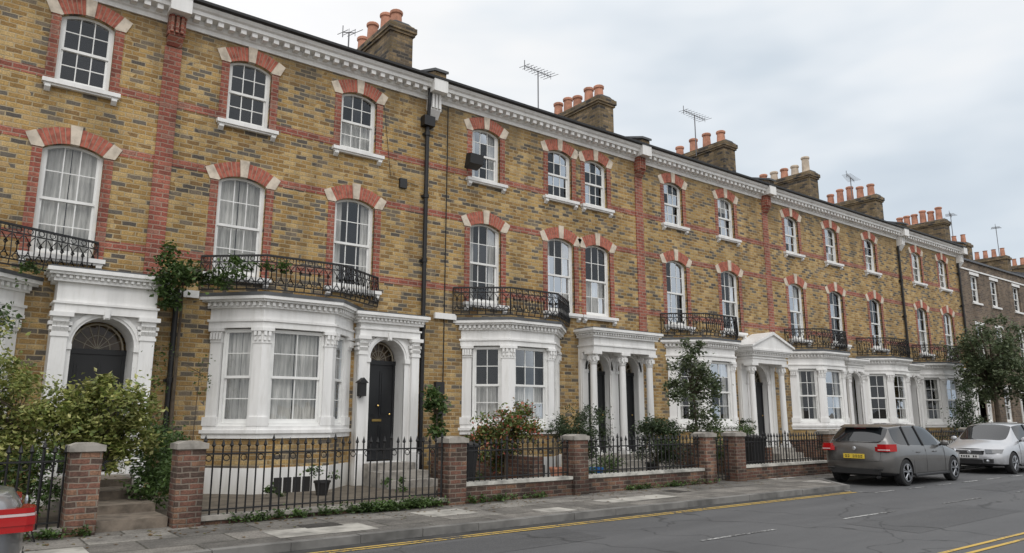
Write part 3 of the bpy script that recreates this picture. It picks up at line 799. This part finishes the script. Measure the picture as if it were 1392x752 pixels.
def railing(a, b, z0, z1, y=YW+.2, name='iron_railing', sp=.125):
    m = M(); n = int((b-a)/sp); st = (b-a)/n
    m.box(a, b, y-.022, y+.022, z1-.165, z1-.142); m.box(a, b, y-.022, y+.022, z0+.06, z0+.08)
    for i in range(n+1):
        x = a+i*st; big = i % 8 == 0
        t = z1 + (.06 if big else random.uniform(-.01, .01)); lx = random.uniform(-.006, .006)
        m.tube([(x, y, z0), (x+lx, y, t-.06)], .02 if big else .0135, 5)
        m.lathe([(.008, -.06), (.032, -.03), (.024, -.01), (.003, .06)], (x+lx, y, t), n=6)
        if i < n and i % 2 == 0:
            xc = x+st/2; m.tube([(xc+.045*cos(k*pi/4), y, z1-.215+.045*sin(k*pi/4)) for k in range(9)], .009, 3, False)
    m.obj(name, m_iron)
railing(3.12, 7.2, .22, 1.24); railing(-6, 1.36, .2, 1.2)
railing(7.64, 10.2, .46, 1.17); railing(10.62, 14.3, .46, 1.17); railing(15.9, 19.7, .46, 1.17); railing(21.1, 24.8, .46, 1.17)
railing(25.2, 29, .46, 1.17); railing(30.5, 34.3, .46, 1.17); railing(35.7, 40.3, .46, 1.17)
railing(14.76, 15.44, .14, 1.1, name='iron_gate')
m = M()
for x in (9.6, 17.5, 24.5): m.box(x-.12, x+.12, YW+.4, D-.3, .1, .85)
m.obj('dividing_wall', m_gwall)
st = M()
for i, (y, z) in enumerate(((11.55, .24), (12.35, .36), (13.3, .48), (14.2, .599))):
    st.box(1.80+.002*i, 2.69-.002*i, y, 15.3, .1, z)
st.obj('garden_steps', simple('worn_steps', (.20, .165, .13), .85, var=.45, nscale=5))
st = M()
for i, (y, z) in enumerate(((14.5, .28), (14.85, .44))): st.box(7.7, 8.95, y, 15.7, .1, z)
st.obj('garden_steps', m_stone)

# ------------------------------------------------------------------ plants
def plant(name, blobs, n, leaf, mat, stems=(), k=14, sig=.2, twigs=None):
    m = M(); cl = []
    tot = sum(b[1][0]*b[1][1]*b[1][2] for b in blobs)
    for c, r in blobs:
        kk = max(3, int(k*len(blobs)*(r[0]*r[1]*r[2])/tot))
        for _ in range(kk):
            while True:
                v = Vector((random.uniform(-1, 1), random.uniform(-1, 1), random.uniform(-1, 1)))
                if .25 < v.length < 1: break
            v *= (.55+.45*random.random())/max(v.length, .4) if random.random() < .5 else 1
            if v.length > 1.05: v.normalize()
            cl.append((Vector((c[0]+v.x*r[0], c[1]+v.y*r[1], c[2]+v.z*r[2])), sig*min(max(r), 1.2)*random.uniform(.6, 1.3)))
    m.cm = 0
    vs = []; fs = []
    for i in range(n):
        c, s = random.choice(cl)
        p = c+Vector((random.gauss(0, s), random.gauss(0, s), random.gauss(0, s*.75)))
        if p.z < .13: p.z = .13+random.random()*.1
        d = Vector((random.gauss(0, 1), random.gauss(0, 1), random.gauss(-.2, .6))).normalized()
        e = d.cross(Vector((random.gauss(0, .6), random.gauss(0, .6), 1))).normalized(); L = leaf*random.uniform(.6, 1.3)
        b = len(vs)
        nn = d.cross(e)*L*.12
        vs += [tuple(p), tuple(p+d*L*.5+e*L*.3+nn), tuple(p+d*L), tuple(p+d*L*.5-e*L*.3+nn)]
        fs.append((b, b+1, b+2, b+3))
    m.add(vs, fs)
    m.cm = 1
    for pts, r in stems:
        m.tube(pts, [r*(1-.6*i/(len(pts)-1)) for i in range(len(pts))], 7)
        top = Vector(pts[-1])
        for c, s in cl[:twigs if twigs is not None else 10]:
            mid = top.lerp(c, .5)+Vector((0, 0, -.05)); m.tube([tuple(top-Vector((0, 0, .1))), tuple(mid), tuple(c)], [r*.4, r*.25, r*.1], 5)
    return m.obj(name, [mat, m_bark], recalc=False)

plant('variegated_shrub', [((2.1, 13.0, 1.75), (.55, .5, .45)), ((1.55, 13.0, 1.6), (.45, .45, .42)), ((2.4, 12.9, 1.35), (.38, .4, .38)), ((1.9, 12.9, 1.15), (.4, .35, .35)), ((2.0, 13.0, 2.25), (.2, .2, .25))], 7200, .09, l_yel, [([(1.6, 13.1, .2), (1.7, 13.1, .8), (1.85, 13, 1.4)], .035), ([(1.65, 13.0, .2), (2.0, 13, .9), (2.2, 12.9, 1.3)], .025)], 26, .17)
plant('garden_shrub', [((.9, 13.0, 1.8), (.55, .5, .5)), ((.5, 13, 1.2), (.5, .5, .5)), ((.3, 12.6, 2.4), (.5, .4, .5)), ((1.25, 12.9, 1.5), (.35, .3, .45)), ((1.0, 12.7, 1.1), (.5, .4, .4))], 7000, .08, l_yel, [([(.7, 13, .15), (.75, 13, .8), (.8, 13, 1.5)], .03), ([(.6, 12.8, .15), (.5, 12.7, 1.2), (.35, 12.6, 2.1)], .03)], 22, .2, 18)
plant('garden_shrub', [((1.1, 12.4, .75), (.5, .4, .5)), ((.4, 12.4, .6), (.45, .4, .4))], 2400, .07, l_green, [([(1.1, 12.6, .15), (1.1, 12.6, .6)], .02)], 18)
plant('garden_shrub', [((2.85, 12.2, .72), (.16, .45, .45)), ((2.95, 13.4, .9), (.28, .6, .55)), ((3.15, 14.2, .95), (.38, .4, .55)), ((2.62, 13.2, .6), (.2, .5, .35))], 4800, .075, l_green, [], 22)
plant('climbing_plant', [((3.35, 15.3, 4.42), (.42, .3, .26)), ((3.95, 15.2, 4.4), (.35, .2, .22)), ((3.2, 15.4, 4.0), (.25, .25, .3)), ((4.5, 15.0, 4.65), (.3, .12, .22)), ((3.1, 15.3, 4.8), (.15, .15, .3)), ((5.2, 14.95, 4.7), (.3, .1, .15))], 2300, .10, l_green,
      [([(3.62, 15.8, .2), (3.6, 15.85, 2), (3.6, 15.8, 3.9), (3.5, 15.4, 4.3)], .045)], 10, .25)
plant('climbing_plant', [((.5, 14.9, 3.0), (.25, .2, .7)), ((.9, 15.2, 4.0), (.2, .2, .3)), ((.6, 14.9, 2.2), (.3, .2, .5))], 800, .08, l_green, [([(.7, 14.9, .2), (.6, 14.9, 2.5)], .02)], 12, .2)
plant('climbing_plant', [((4.1, 15.6, 2.5), (.08, .1, .6)), ((3.2, 15.7, 2.7), (.15, .1, .6)), ((3.3, 15.7, 1.4), (.2, .1, .5))], 420, .07, l_green, [([(3.95, 15.6, .2), (4.0, 15.6, 2.6)], .012)], 10, .2)
plant('fig_shrub', [((9.15, 15.0, 1.95), (.3, .25, .32)), ((9.2, 15.0, 1.4), (.22, .2, .3))], 700, .13, l_green, [([(9.2, 15.1, .2), (9.2, 15.0, 1.0), (9.2, 15.0, 1.8)], .03)], 10)
plant('photinia_shrub', [((9.3, 12.6, 1.35), (.55, .4, .45)), ((9.85, 12.7, 1.5), (.5, .4, .4)), ((8.85, 12.6, 1.15), (.4, .3, .4)), ((9.5, 12.7, .8), (.4, .3, .3))], 5600, .08, l_red, [([(9.4, 12.6, .15), (9.4, 12.6, .7), (9.4, 12.6, 1.2)], .035)], 18, .19)
plant('round_bush', [((12.9, 14.0, 1.3), (.78, .65, .75))], 6500, .06, l_dark, [([(12.9, 14, .12), (12.9, 14, .7)], .05)], 70, .12)
plant('round_bush', [((14.45, 12.9, 1.05), (.75, .5, .6)), ((14.8, 13, 1.25), (.35, .3, .35))], 5600, .07, l_dark, [([(14.4, 12.9, .12), (14.4, 12.9, .6)], .05)], 36, .15)
plant('garden_shrub', [((12.1, 12.3, .55), (.4, .3, .25)), ((11.2, 12.2, .45), (.3, .3, .2)), ((8.2, 12.2, .45), (.3, .3, .2))], 1300, .07, l_green, [], 12)
plant('olive_tree', [((16.2, 13.2, 2.9), (.55, .5, .6)), ((16.75, 13.2, 2.3), (.5, .5, .55)), ((15.75, 13.2, 2.3), (.45, .4, .5)), ((16.2, 13.2, 3.5), (.35, .35, .3)), ((16.5, 13.2, 1.6), (.55, .5, .45))], 4400, .10, l_olive, [([(16.3, 13.2, .12), (16.35, 13.2, 1.2), (16.25, 13.2, 2.4)], .055)], 14, .19, 26)
plant('garden_shrub', [((16.9, 12.6, 1.0), (.6, .4, .5)), ((18.0, 13, 1.0), (.5, .4, .5))], 2600, .07, l_green, [], 20)
for x in (12.0, 15.4, 19.7):
    plant('topiary_bush', [((x, 14.0, 1.35), (.28, .28, .28))], 900, .05, l_dark, [([(x, 14.0, .3), (x, 14.0, 1.2)], .02)], 24, .12)
plant('weeds', [((5.0, 11.38, .17), (1.9, .06, .05)), ((8.5, 11.36, .15), (1.0, .05, .04)), ((6.3, 11.32, .18), (.9, .12, .07)), ((1.3, 11.3, .15), (.9, .05, .03)), ((13, 11.38, .14), (1.8, .04, .03))], 4200, .06, l_green, [], 50, .04)
plant('garden_plants', [((5.3, 14.3, .3), (.25, .25, .2)), ((6.1, 14.2, .5), (.3, .2, .3)), ((7.5, 13.8, .3), (.2, .2, .2)), ((23.4, 12.5, .7), (1.2, .4, .5)), ((27, 12.5, .6), (1.5, .4, .5)), ((32, 12.5, .6), (1.5, .4, .5))], 4500, .07, l_green, [], 14)
plant('street_tree', [((36.4, 13.2, 4.6), (1.7, 1.4, 1.2)), ((37.3, 13.0, 3.6), (1.5, 1.4, 1.2)), ((35.7, 13.2, 3.4), (1.1, 1.2, 1.0)), ((37.8, 13.2, 5.4), (1.0, 1.0, .8))], 11000, .15, l_olive,
      [([(36.8, 13.2, .1), (36.75, 13.2, 1.6), (36.7, 13.2, 3.0)], .16)], 30, .17, 40)
plant('conifer', [((33.2, 13.0, 1.5), (.5, .5, 1.0)), ((33.2, 13.0, 2.4), (.3, .3, .7))], 3000, .1, l_dark, [([(33.2, 13, .1), (33.2, 13, 1.5)], .06)], 20)
plant('street_tree', [((50, 12.8, 4.2), (2.2, 1.6, 1.6)), ((52, 12.8, 3.4), (1.8, 1.6, 1.4))], 7000, .2, l_green, [([(50.6, 12.8, .1), (50.6, 12.8, 3)], .18)], 26, .2, 20)
m = M(); random.seed(3)
for i in range(520):
    x = random.uniform(-2, 24); y = 11.3-abs(random.gauss(0, .5))
    if y < 9.4: continue
    if x > 16 and y < 10.9: continue
    a = random.uniform(0, 6.3); L = random.uniform(.02, .055)
    m.add([(x, y, .106), (x+L*cos(a+.5), y+L*sin(a+.5), .112), (x+1.6*L*cos(a), y+1.6*L*sin(a), .107), (x+L*cos(a-.5), y+L*sin(a-.5), .112)], [(0, 1, 2, 3)])
m.obj('fallen_leaves', leafmat('dry_leaf', (.12, .07, .03), (.22, .14, .05), (.14, .15, .04)), recalc=False)

def pot(x, y, r, h, mat, nm='plant_pot'):
    m = M(); m.lathe([(r*.65, 0), (r*.95, h*.85), (r*1.05, h*.86), (r*1.05, h), (r*.88, h), (r*.85, h*.8)], (x, y, .12), n=18); m.obj(nm, mat)
pot(11.55, 12.2, .2, .42, m_blue); pot(12.0, 14.0, .18, .32, m_terra); pot(15.4, 14.0, .18, .32, m_black); pot(19.7, 14, .18, .3, m_terra)
pot(8.3, 12.1, .14, .25, m_terra); pot(8.75, 12.1, .12, .22, m_terra); pot(12.1, 12.3, .15, .25, m_terra); pot(6.1, 14.2, .16, .28, m_black)
def bin_(x, y, mat):
    e = empty('wheelie_bin', (x, y, .12)); m = M()
    vs = [(-.22, -.24, .08), (.22, -.24, .08), (.22, .24, .08), (-.22, .24, .08), (-.28, -.32, .95), (.28, -.32, .95), (.28, .3, .95), (-.28, .3, .95)]
    m.add(vs, [(0, 3, 2, 1), (4, 5, 6, 7), (0, 1, 5, 4), (1, 2, 6, 5), (2, 3, 7, 6), (3, 0, 4, 7)])
    m.prism([(-.36, .95), (-.36, .99), (.0, 1.05), (.32, 1.02), (.32, .95)], 'x', -.3, .3); m.obj('body', mat, e)
    w = M(); w.lathe([(.09, -.03), (.09, .03)], (-.2, .24, .09), 'y', 14); w.lathe([(.09, -.03), (.09, .03)], (.2, .24, .09), 'y', 14); w.tube([(-.25, .36, .95), (.25, .36, .95)], .02, 6); w.obj('wheels_and_handle', m_black, e)
bin_(7.95, 12.2, m_black); bin_(17.1, 12.1, m_black)

# ------------------------------------------------------------------ cars
def car(loc, rz, paint, name='parked_car', front=False, low=False):
    e = empty(name, loc, rz)
    rb = [(.14,0,.24),(.14,.70,.24),(.04,.80,.33),(.0,.83,.56),(.05,.82,.84),(.09,.79,.95),(.15,.70,1.02),(.15,.4,1.035),(.14,0,1.04)]
    if low: rb = [(.14,0,.24),(.14,.70,.24),(.04,.80,.33),(.0,.84,.52),(.03,.84,.78),(.07,.81,.92),(.12,.74,.97),(.12,.4,.99),(.12,0,.995)]
    ST = [rb,
     [(.45,0,.2),(.45,.78,.2),(.36,.87,.30),(.34,.895,.58),(.34,.88,.86),(.36,.83,.97),(.58,.61,1.36),(.53,.35,1.42),(.51,0,1.435)],
     [(.9,0,.19),(.9,.80,.19),(.9,.885,.28),(.9,.905,.58),(.9,.895,.86),(.9,.845,.955),(.95,.635,1.40),(.9,.36,1.45),(.9,0,1.465)],
     [(1.6,0,.19),(1.6,.80,.19),(1.6,.885,.27),(1.6,.90,.56),(1.6,.89,.84),(1.6,.845,.935),(1.6,.645,1.42),(1.6,.37,1.475),(1.6,0,1.49)],
     [(2.3,0,.19),(2.3,.80,.19),(2.3,.885,.27),(2.3,.90,.56),(2.3,.89,.82),(2.3,.845,.915),(2.2,.635,1.41),(2.2,.36,1.465),(2.2,0,1.48)],
     [(2.85,0,.19),(2.85,.80,.19),(2.85,.885,.27),(2.85,.90,.56),(2.85,.885,.81),(2.85,.84,.90),(2.55,.60,1.36),(2.5,.35,1.42),(2.47,0,1.435)],
     [(3.2,0,.19),(3.2,.79,.19),(3.2,.88,.28),(3.2,.90,.56),(3.2,.88,.80),(3.2,.83,.89),(3.25,.70,.925),(3.33,.40,.955),(3.37,0,.965)],
     [(3.65,0,.2),(3.65,.77,.2),(3.65,.86,.28),(3.65,.885,.54),(3.65,.86,.73),(3.65,.80,.81),(3.65,.62,.86),(3.68,.35,.885),(3.7,0,.895)],
     [(4.0,0,.22),(4.0,.70,.22),(4.02,.80,.28),(4.02,.83,.50),(3.98,.80,.67),(3.95,.74,.73),(3.95,.56,.77),(3.98,.3,.79),(4.0,0,.80)],
     [(4.12,0,.25),(4.12,.52,.25),(4.2,.60,.31),(4.22,.62,.50),(4.17,.60,.63),(4.12,.56,.68),(4.12,.45,.71),(4.14,.25,.725),(4.15,0,.73)]]
    if low: ST[1] = [(.5,0,.2),(.5,.78,.2),(.5,.87,.30),(.5,.895,.55),(.5,.88,.82),(.5,.84,.94),(.5,.72,1.0),(.5,.4,1.03),(.5,0,1.035)]
    nS = len(ST); vs = []; ring = []
    for s in ST:
        idx = []
        for p in s: idx.append(len(vs)); vs.append(p)
        for j in range(7, 0, -1): idx.append(len(vs)); vs.append((s[j][0], -s[j][1], s[j][2]))
        ring.append(idx)
    fs = []; mi = []
    for i in range(nS-1):
        for j in range(16):
            k = (j+1) % 16; fs.append((ring[i][j], ring[i][k], ring[i+1][k], ring[i+1][j]))
            jj = j if j < 8 else 15-j
            mt = 0
            if jj == 5 and 2 <= i <= 4: mt = 1
            if jj in (6, 7) and i == (1 if low else 0): mt = 1
            if jj in (6, 7) and i == 5: mt = 1
            if jj == 5 and i == 1 and not low: mt = 1
            if jj <= 1: mt = 2
            mi.append(mt)
    for r in (ring[0], ring[-1]):
        Lf = lambda j: r[16-j] if 0 < j < 8 else r[j]
        for j in range(8):
            if j == 0: fs.append((r[0], r[1], Lf(1)))
            elif j == 7: fs.append((r[7], r[8], Lf(7)))
            else: fs.append((r[j], r[j+1], Lf(j+1), Lf(j)))
            mi.append(2 if j < 2 else 0)
    me = bpy.data.meshes.new('body'); me.from_pydata(vs, [], fs)
    for mt in (paint, m_carglass, m_black): me.materials.append(mt)
    me.polygons.foreach_set('material_index', mi)
    bm = bmesh.new(); bm.from_mesh(me); bmesh.ops.recalc_face_normals(bm, faces=bm.faces)
    cl = bm.edges.layers.float.new('crease_edge')
    for ed in bm.edges:
        f = ed.link_faces
        if len(f) == 2 and f[0].material_index != f[1].material_index: ed[cl] = .55
    bm.to_mesh(me); bm.free()
    o = bpy.data.objects.new('body', me); scene.collection.objects.link(o)
    sd = o.modifiers.new('s', 'SUBSURF'); sd.levels = 3; sd.render_levels = 3
    RW = .345; WX = (.78, 3.38)
    cuts = []
    for wx in WX:
        c = M(); c.lathe([(RW, -1.1), (RW, 1.1)], (wx, 0, .32), 'y', 32); co = c.obj('cut', m_black); cuts.append(co)
        b = o.modifiers.new('b', 'BOOLEAN'); b.object = co; b.operation = 'DIFFERENCE'; b.solver = 'EXACT'
        try: b.material_mode = 'TRANSFER'
        except Exception: pass
    dg = bpy.context.evaluated_depsgraph_get(); dg.update()
    nm = bpy.data.meshes.new_from_object(o.evaluated_get(dg)); o.modifiers.clear(); o.data = nm
    for p in nm.polygons: p.use_smooth = True
    try: nm.set_sharp_from_angle(angle=radians(38))
    except Exception: pass
    for c in cuts: bpy.data.objects.remove(c)
    o.parent = e
    T, R, K = M(), M(), M()
    K.box(1.15, 3.0, -.62, .62, .2, .75)
    for wx in WX:
        for sy in (-1, 1):
            y = sy*.79; z = .315; r = .315
            prof = [(.2, -.1), (r-.03, -.1), (r-.005, -.08), (r, -.04), (r, .04), (r-.005, .08), (r-.03, .1), (.2, .1)]
            T.lathe(prof, (wx, y, z), 'y', 28)
            ya = y+sy*.1
            R.lathe([(.215, -.012), (.215, .012), (.195, .014), (.19, -.012)], (wx, ya, z), 'y', 28)
            K.lathe([(.195, -.004), (.195, .0)], (wx, ya-sy*.01, z), 'y', 24)
            for k in range(5):
                a = k*2*pi/5+.3
                for da in (-.16, .16):
                    p0 = (wx+.04*cos(a), ya+sy*.012, z+.04*sin(a)); p1 = (wx+.195*cos(a+da), ya+sy*.008, z+.195*sin(a+da)); R.tube([p0, p1], [.02, .014], 5)
            R.lathe([(.05, -.02), (.045, .02)], (wx, ya, z), 'y', 14)
    T.obj('tyres', m_rubber, e); R.obj('alloy_wheels', m_alloy, e); K.obj('underbody', m_black, e)
    Bk, Rd, Hd, Pl, Lt, Pn, L2 = M(), M(), M(), M(), M(), M(), M()
    dz = -.11 if low else 0
    for sy in (-1, 1):
        if low:
            # shaped cluster, wraps the corner, narrower to the inside, in three stacked tiers
            base = [(.05, .50), (.015, .60), (.012, .76), (.03, .825), (.09, .862), (.30, .893), (.30, .84), (.12, .78), (.08, .5)]
            for (z0, z1, sh) in ((.71, .76, .008), (.762, .83, 0), (.855, .895, .010)):
                Rd.prism([(a+sh, sy*(b-sh*.8)) for a, b in base], 'z', z0, z1)
            L2.prism([(a+.006, sy*(b-.005)) for a, b in base], 'z', .832, .853)
        else:
            pts = [(.045, .52), (.015, .60), (.025, .80), (.08, .862), (.34, .905), (.34, .86), (.12, .80), (.07, .52)]
            Rd.prism([(a, sy*b) for a, b in pts], 'z', .82, .93)
            Rd.prism([(a+.015, sy*(b-.010)) for a, b in pts[1:6]]+[(.15, sy*.6)], 'z', .93, .99)
            L2.prism([(a-.004, sy*(b+.003)) for a, b in pts[1:4]]+[(.1, sy*.8)], 'z', .845, .87)
        Bk.tube([(-.015, sy*.5, .4), (-.005, sy*.7, .4)], .02, 5)
        Hd.prism([(4.19, sy*.42), (4.16, sy*.60), (4.0, sy*.79), (3.85, sy*.80), (3.95, sy*.62), (4.08, sy*.42)], 'z', .60, .715)
        Bk.prism([(4.235, sy*.38), (4.2, sy*.60), (4.1, sy*.62), (4.1, sy*.38)], 'z', .33, .44)
        Hd.sphere((4.215, sy*.48, .385), .045, 8)
        Pn.sphere((2.72, sy*.98, .98), .1, 10, (.7, 1.0, .75)); Bk.tube([(2.74, sy*.84, .93), (2.72, sy*.93, .96)], .03, 6)
        for hx in (1.35, 2.25): Pn.tube([(hx, sy*.903, .78), (hx+.16, sy*.903, .78)], .014, 6)
        for xs in (1.18, 1.85, 2.88):
            Bk.tube([(xs, sy*.888, .3), (xs, sy*.897, .56), (xs, sy*.885, .82), (xs, sy*.845, .93)], .005, 4)
        Bk.tube([(1.82, sy*.85, .93), (1.8, sy*.645, 1.41)], .03, 4)
        Bk.tube([(1.08, sy*.85, .95), (1.15, sy*.65, 1.40)], .022, 4)
        Bk.tube([(1.16, sy*.895, .24), (3.0, sy*.895, .24)], .035, 6)
    if not low: Pn.prism([(.44, 1.40), (.36, 1.375), (.36, 1.395), (.6, 1.455)], 'y', -.5, .5); Bk.tube([(.17, 0, 1.05), (.3, .25, 1.16)], .012, 5)
    Bk.box(-.012, .06, -.6, .6, .28, .40)
    Bk.tube([(.03, -.66, .80+dz), (-.002, -.64, .60), (-.006, -.5, .585), (-.006, .5, .585), (-.002, .64, .60), (.03, .66, .80+dz)], .006, 4)
    if not front:
        Pl.box(-.014, .02, -.26, .26, .64, .75)
        for i in range(7):
            if i == 4: continue
            Lt.box(-.018, -.012, -.22+i*.065, -.18+i*.065, .665, .725)
            Pl.box(-.020, -.0165, -.21+i*.065, -.19+i*.065, .68, .71)
        Hd.sphere((.035, 0, .88), .05, 12, (.3, 1, 1))
    Bk.tube([(.1, -.55, .22), (.0, -.55, .22)], .035, 8)
    if not low: Rd.box(.40, .42, -.15, .15, 1.36, 1.375)
    Bk.prism([(4.23, -.32), (4.23, .32), (4.1, .36), (4.1, -.36)], 'z', .29, .42)
    Bk.prism([(4.21, -.36), (4.21, .36), (4.05, .4), (4.05, -.4)], 'z', .57, .67)
    for k in range(3): Hd.box(4.205, 4.218, -.34, .34, .585+k*.03, .592+k*.03)
    Hd.sphere((4.215, 0, .62), .055, 12, (.25, 1, 1))
    PW = M(); PW.box(4.22, 4.24, -.26, .26, .455, .55); PW.obj('front_plate', m_plate_w, e)
    for i in range(7):
        if i != 4: Lt.box(4.238, 4.243, -.22+i*.065, -.18+i*.065, .475, .53)
    Bk.obj('black_trim', m_black, e); Rd.obj('tail_lamps', m_tail, e); Hd.obj('lamps', m_head, e); Pn.obj('mirrors_handles', paint, e); L2.obj('reverse_lamps', m_lamp2, e)
    if Pl.v: Pl.obj('rear_plate', m_plate_y, e)
    Lt.obj('plate_letters', m_black, e)
    return e
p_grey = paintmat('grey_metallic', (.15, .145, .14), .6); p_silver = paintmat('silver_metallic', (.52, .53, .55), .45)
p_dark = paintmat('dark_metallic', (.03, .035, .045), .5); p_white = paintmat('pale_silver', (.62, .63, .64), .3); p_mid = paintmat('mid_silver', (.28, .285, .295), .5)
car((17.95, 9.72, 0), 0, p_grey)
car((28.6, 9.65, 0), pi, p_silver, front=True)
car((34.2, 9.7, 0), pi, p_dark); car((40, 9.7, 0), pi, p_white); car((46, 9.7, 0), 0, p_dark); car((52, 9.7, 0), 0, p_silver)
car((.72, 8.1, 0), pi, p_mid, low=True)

# ------------------------------------------------------------------ world, sun, camera
w = bpy.data.worlds.new('World'); scene.world = w; w.use_nodes = True
nt = w.node_tree; nt.nodes.clear()
out = nd(nt, 'ShaderNodeOutputWorld')
sky = nd(nt, 'ShaderNodeTexSky'); sky.sky_type = 'NISHITA'; sky.sun_disc = False
sky.air_density = 1; sky.dust_density = 4
b1 = nd(nt, 'ShaderNodeBackground'); b1.inputs[1].default_value = .1; nt.links.new(sky.outputs[0], b1.inputs[0])
tc = nd(nt, 'ShaderNodeTexCoord').outputs['Generated']
sp = nd(nt, 'ShaderNodeSeparateXYZ'); nt.links.new(tc, sp.inputs[0])
n1 = noise(nt, scalev(nt, tc, (1, 1, 2.8)), 1.9, 4, .52)
lf = mth(nt, 'ADD', mth(nt, 'MULTIPLY', sp.outputs[0], -.50), mth(nt, 'MULTIPLY', sp.outputs[2], .55))
n1b = mth(nt, 'ADD', mth(nt, 'MULTIPLY', mth(nt, 'SUBTRACT', n1, .5), 1.35), .5)
f = mth(nt, 'ADD', mth(nt, 'ADD', n1b, lf), .19)
cc = ramp(nt, f, [(.12, (.56, .64, .73)), (.34, (.69, .765, .84)), (.5, (.85, .90, .95)), (.66, (.98, .99, 1.0)), (.85, (1.05, 1.05, 1.06))])
gain = mapr(nt, sp.outputs[2], .5, 1.0, 1.0, 1.35)
b2 = nd(nt, 'ShaderNodeBackground'); nt.links.new(cc, b2.inputs[0]); nt.links.new(gain, b2.inputs[1])
mx = nd(nt, 'ShaderNodeMixShader'); mx.inputs[0].default_value = .94
nt.links.new(b1.outputs[0], mx.inputs[1]); nt.links.new(b2.outputs[0], mx.inputs[2]); nt.links.new(mx.outputs[0], out.inputs[0])
sl = bpy.data.lights.new('sun', 'SUN'); sl.energy = 1.1; sl.angle = radians(35); sl.color = (1, .985, .96)
so = bpy.data.objects.new('sun', sl); scene.collection.objects.link(so)
d = Vector((-.30, -.70, .95)).normalized()
so.rotation_euler = d.to_track_quat('Z', 'Y').to_euler()
sky.sun_elevation = asin(d.z); sky.sun_rotation = atan2(d.x, d.y)

cd = bpy.data.cameras.new('camera'); cam = bpy.data.objects.new('camera', cd); scene.collection.objects.link(cam)
cam.location = (0, 0, 1.6); cam.rotation_euler = (radians(90+10.92), 0, radians(-37.25))
cd.sensor_width = 36; cd.lens = 1000/1392*36; cd.clip_end = 3000; cd.clip_start = .1
scene.camera = cam
scene.view_settings.view_transform = 'Standard'
try: scene.view_settings.look = 'None'
except Exception: pass
scene.view_settings.exposure = 0
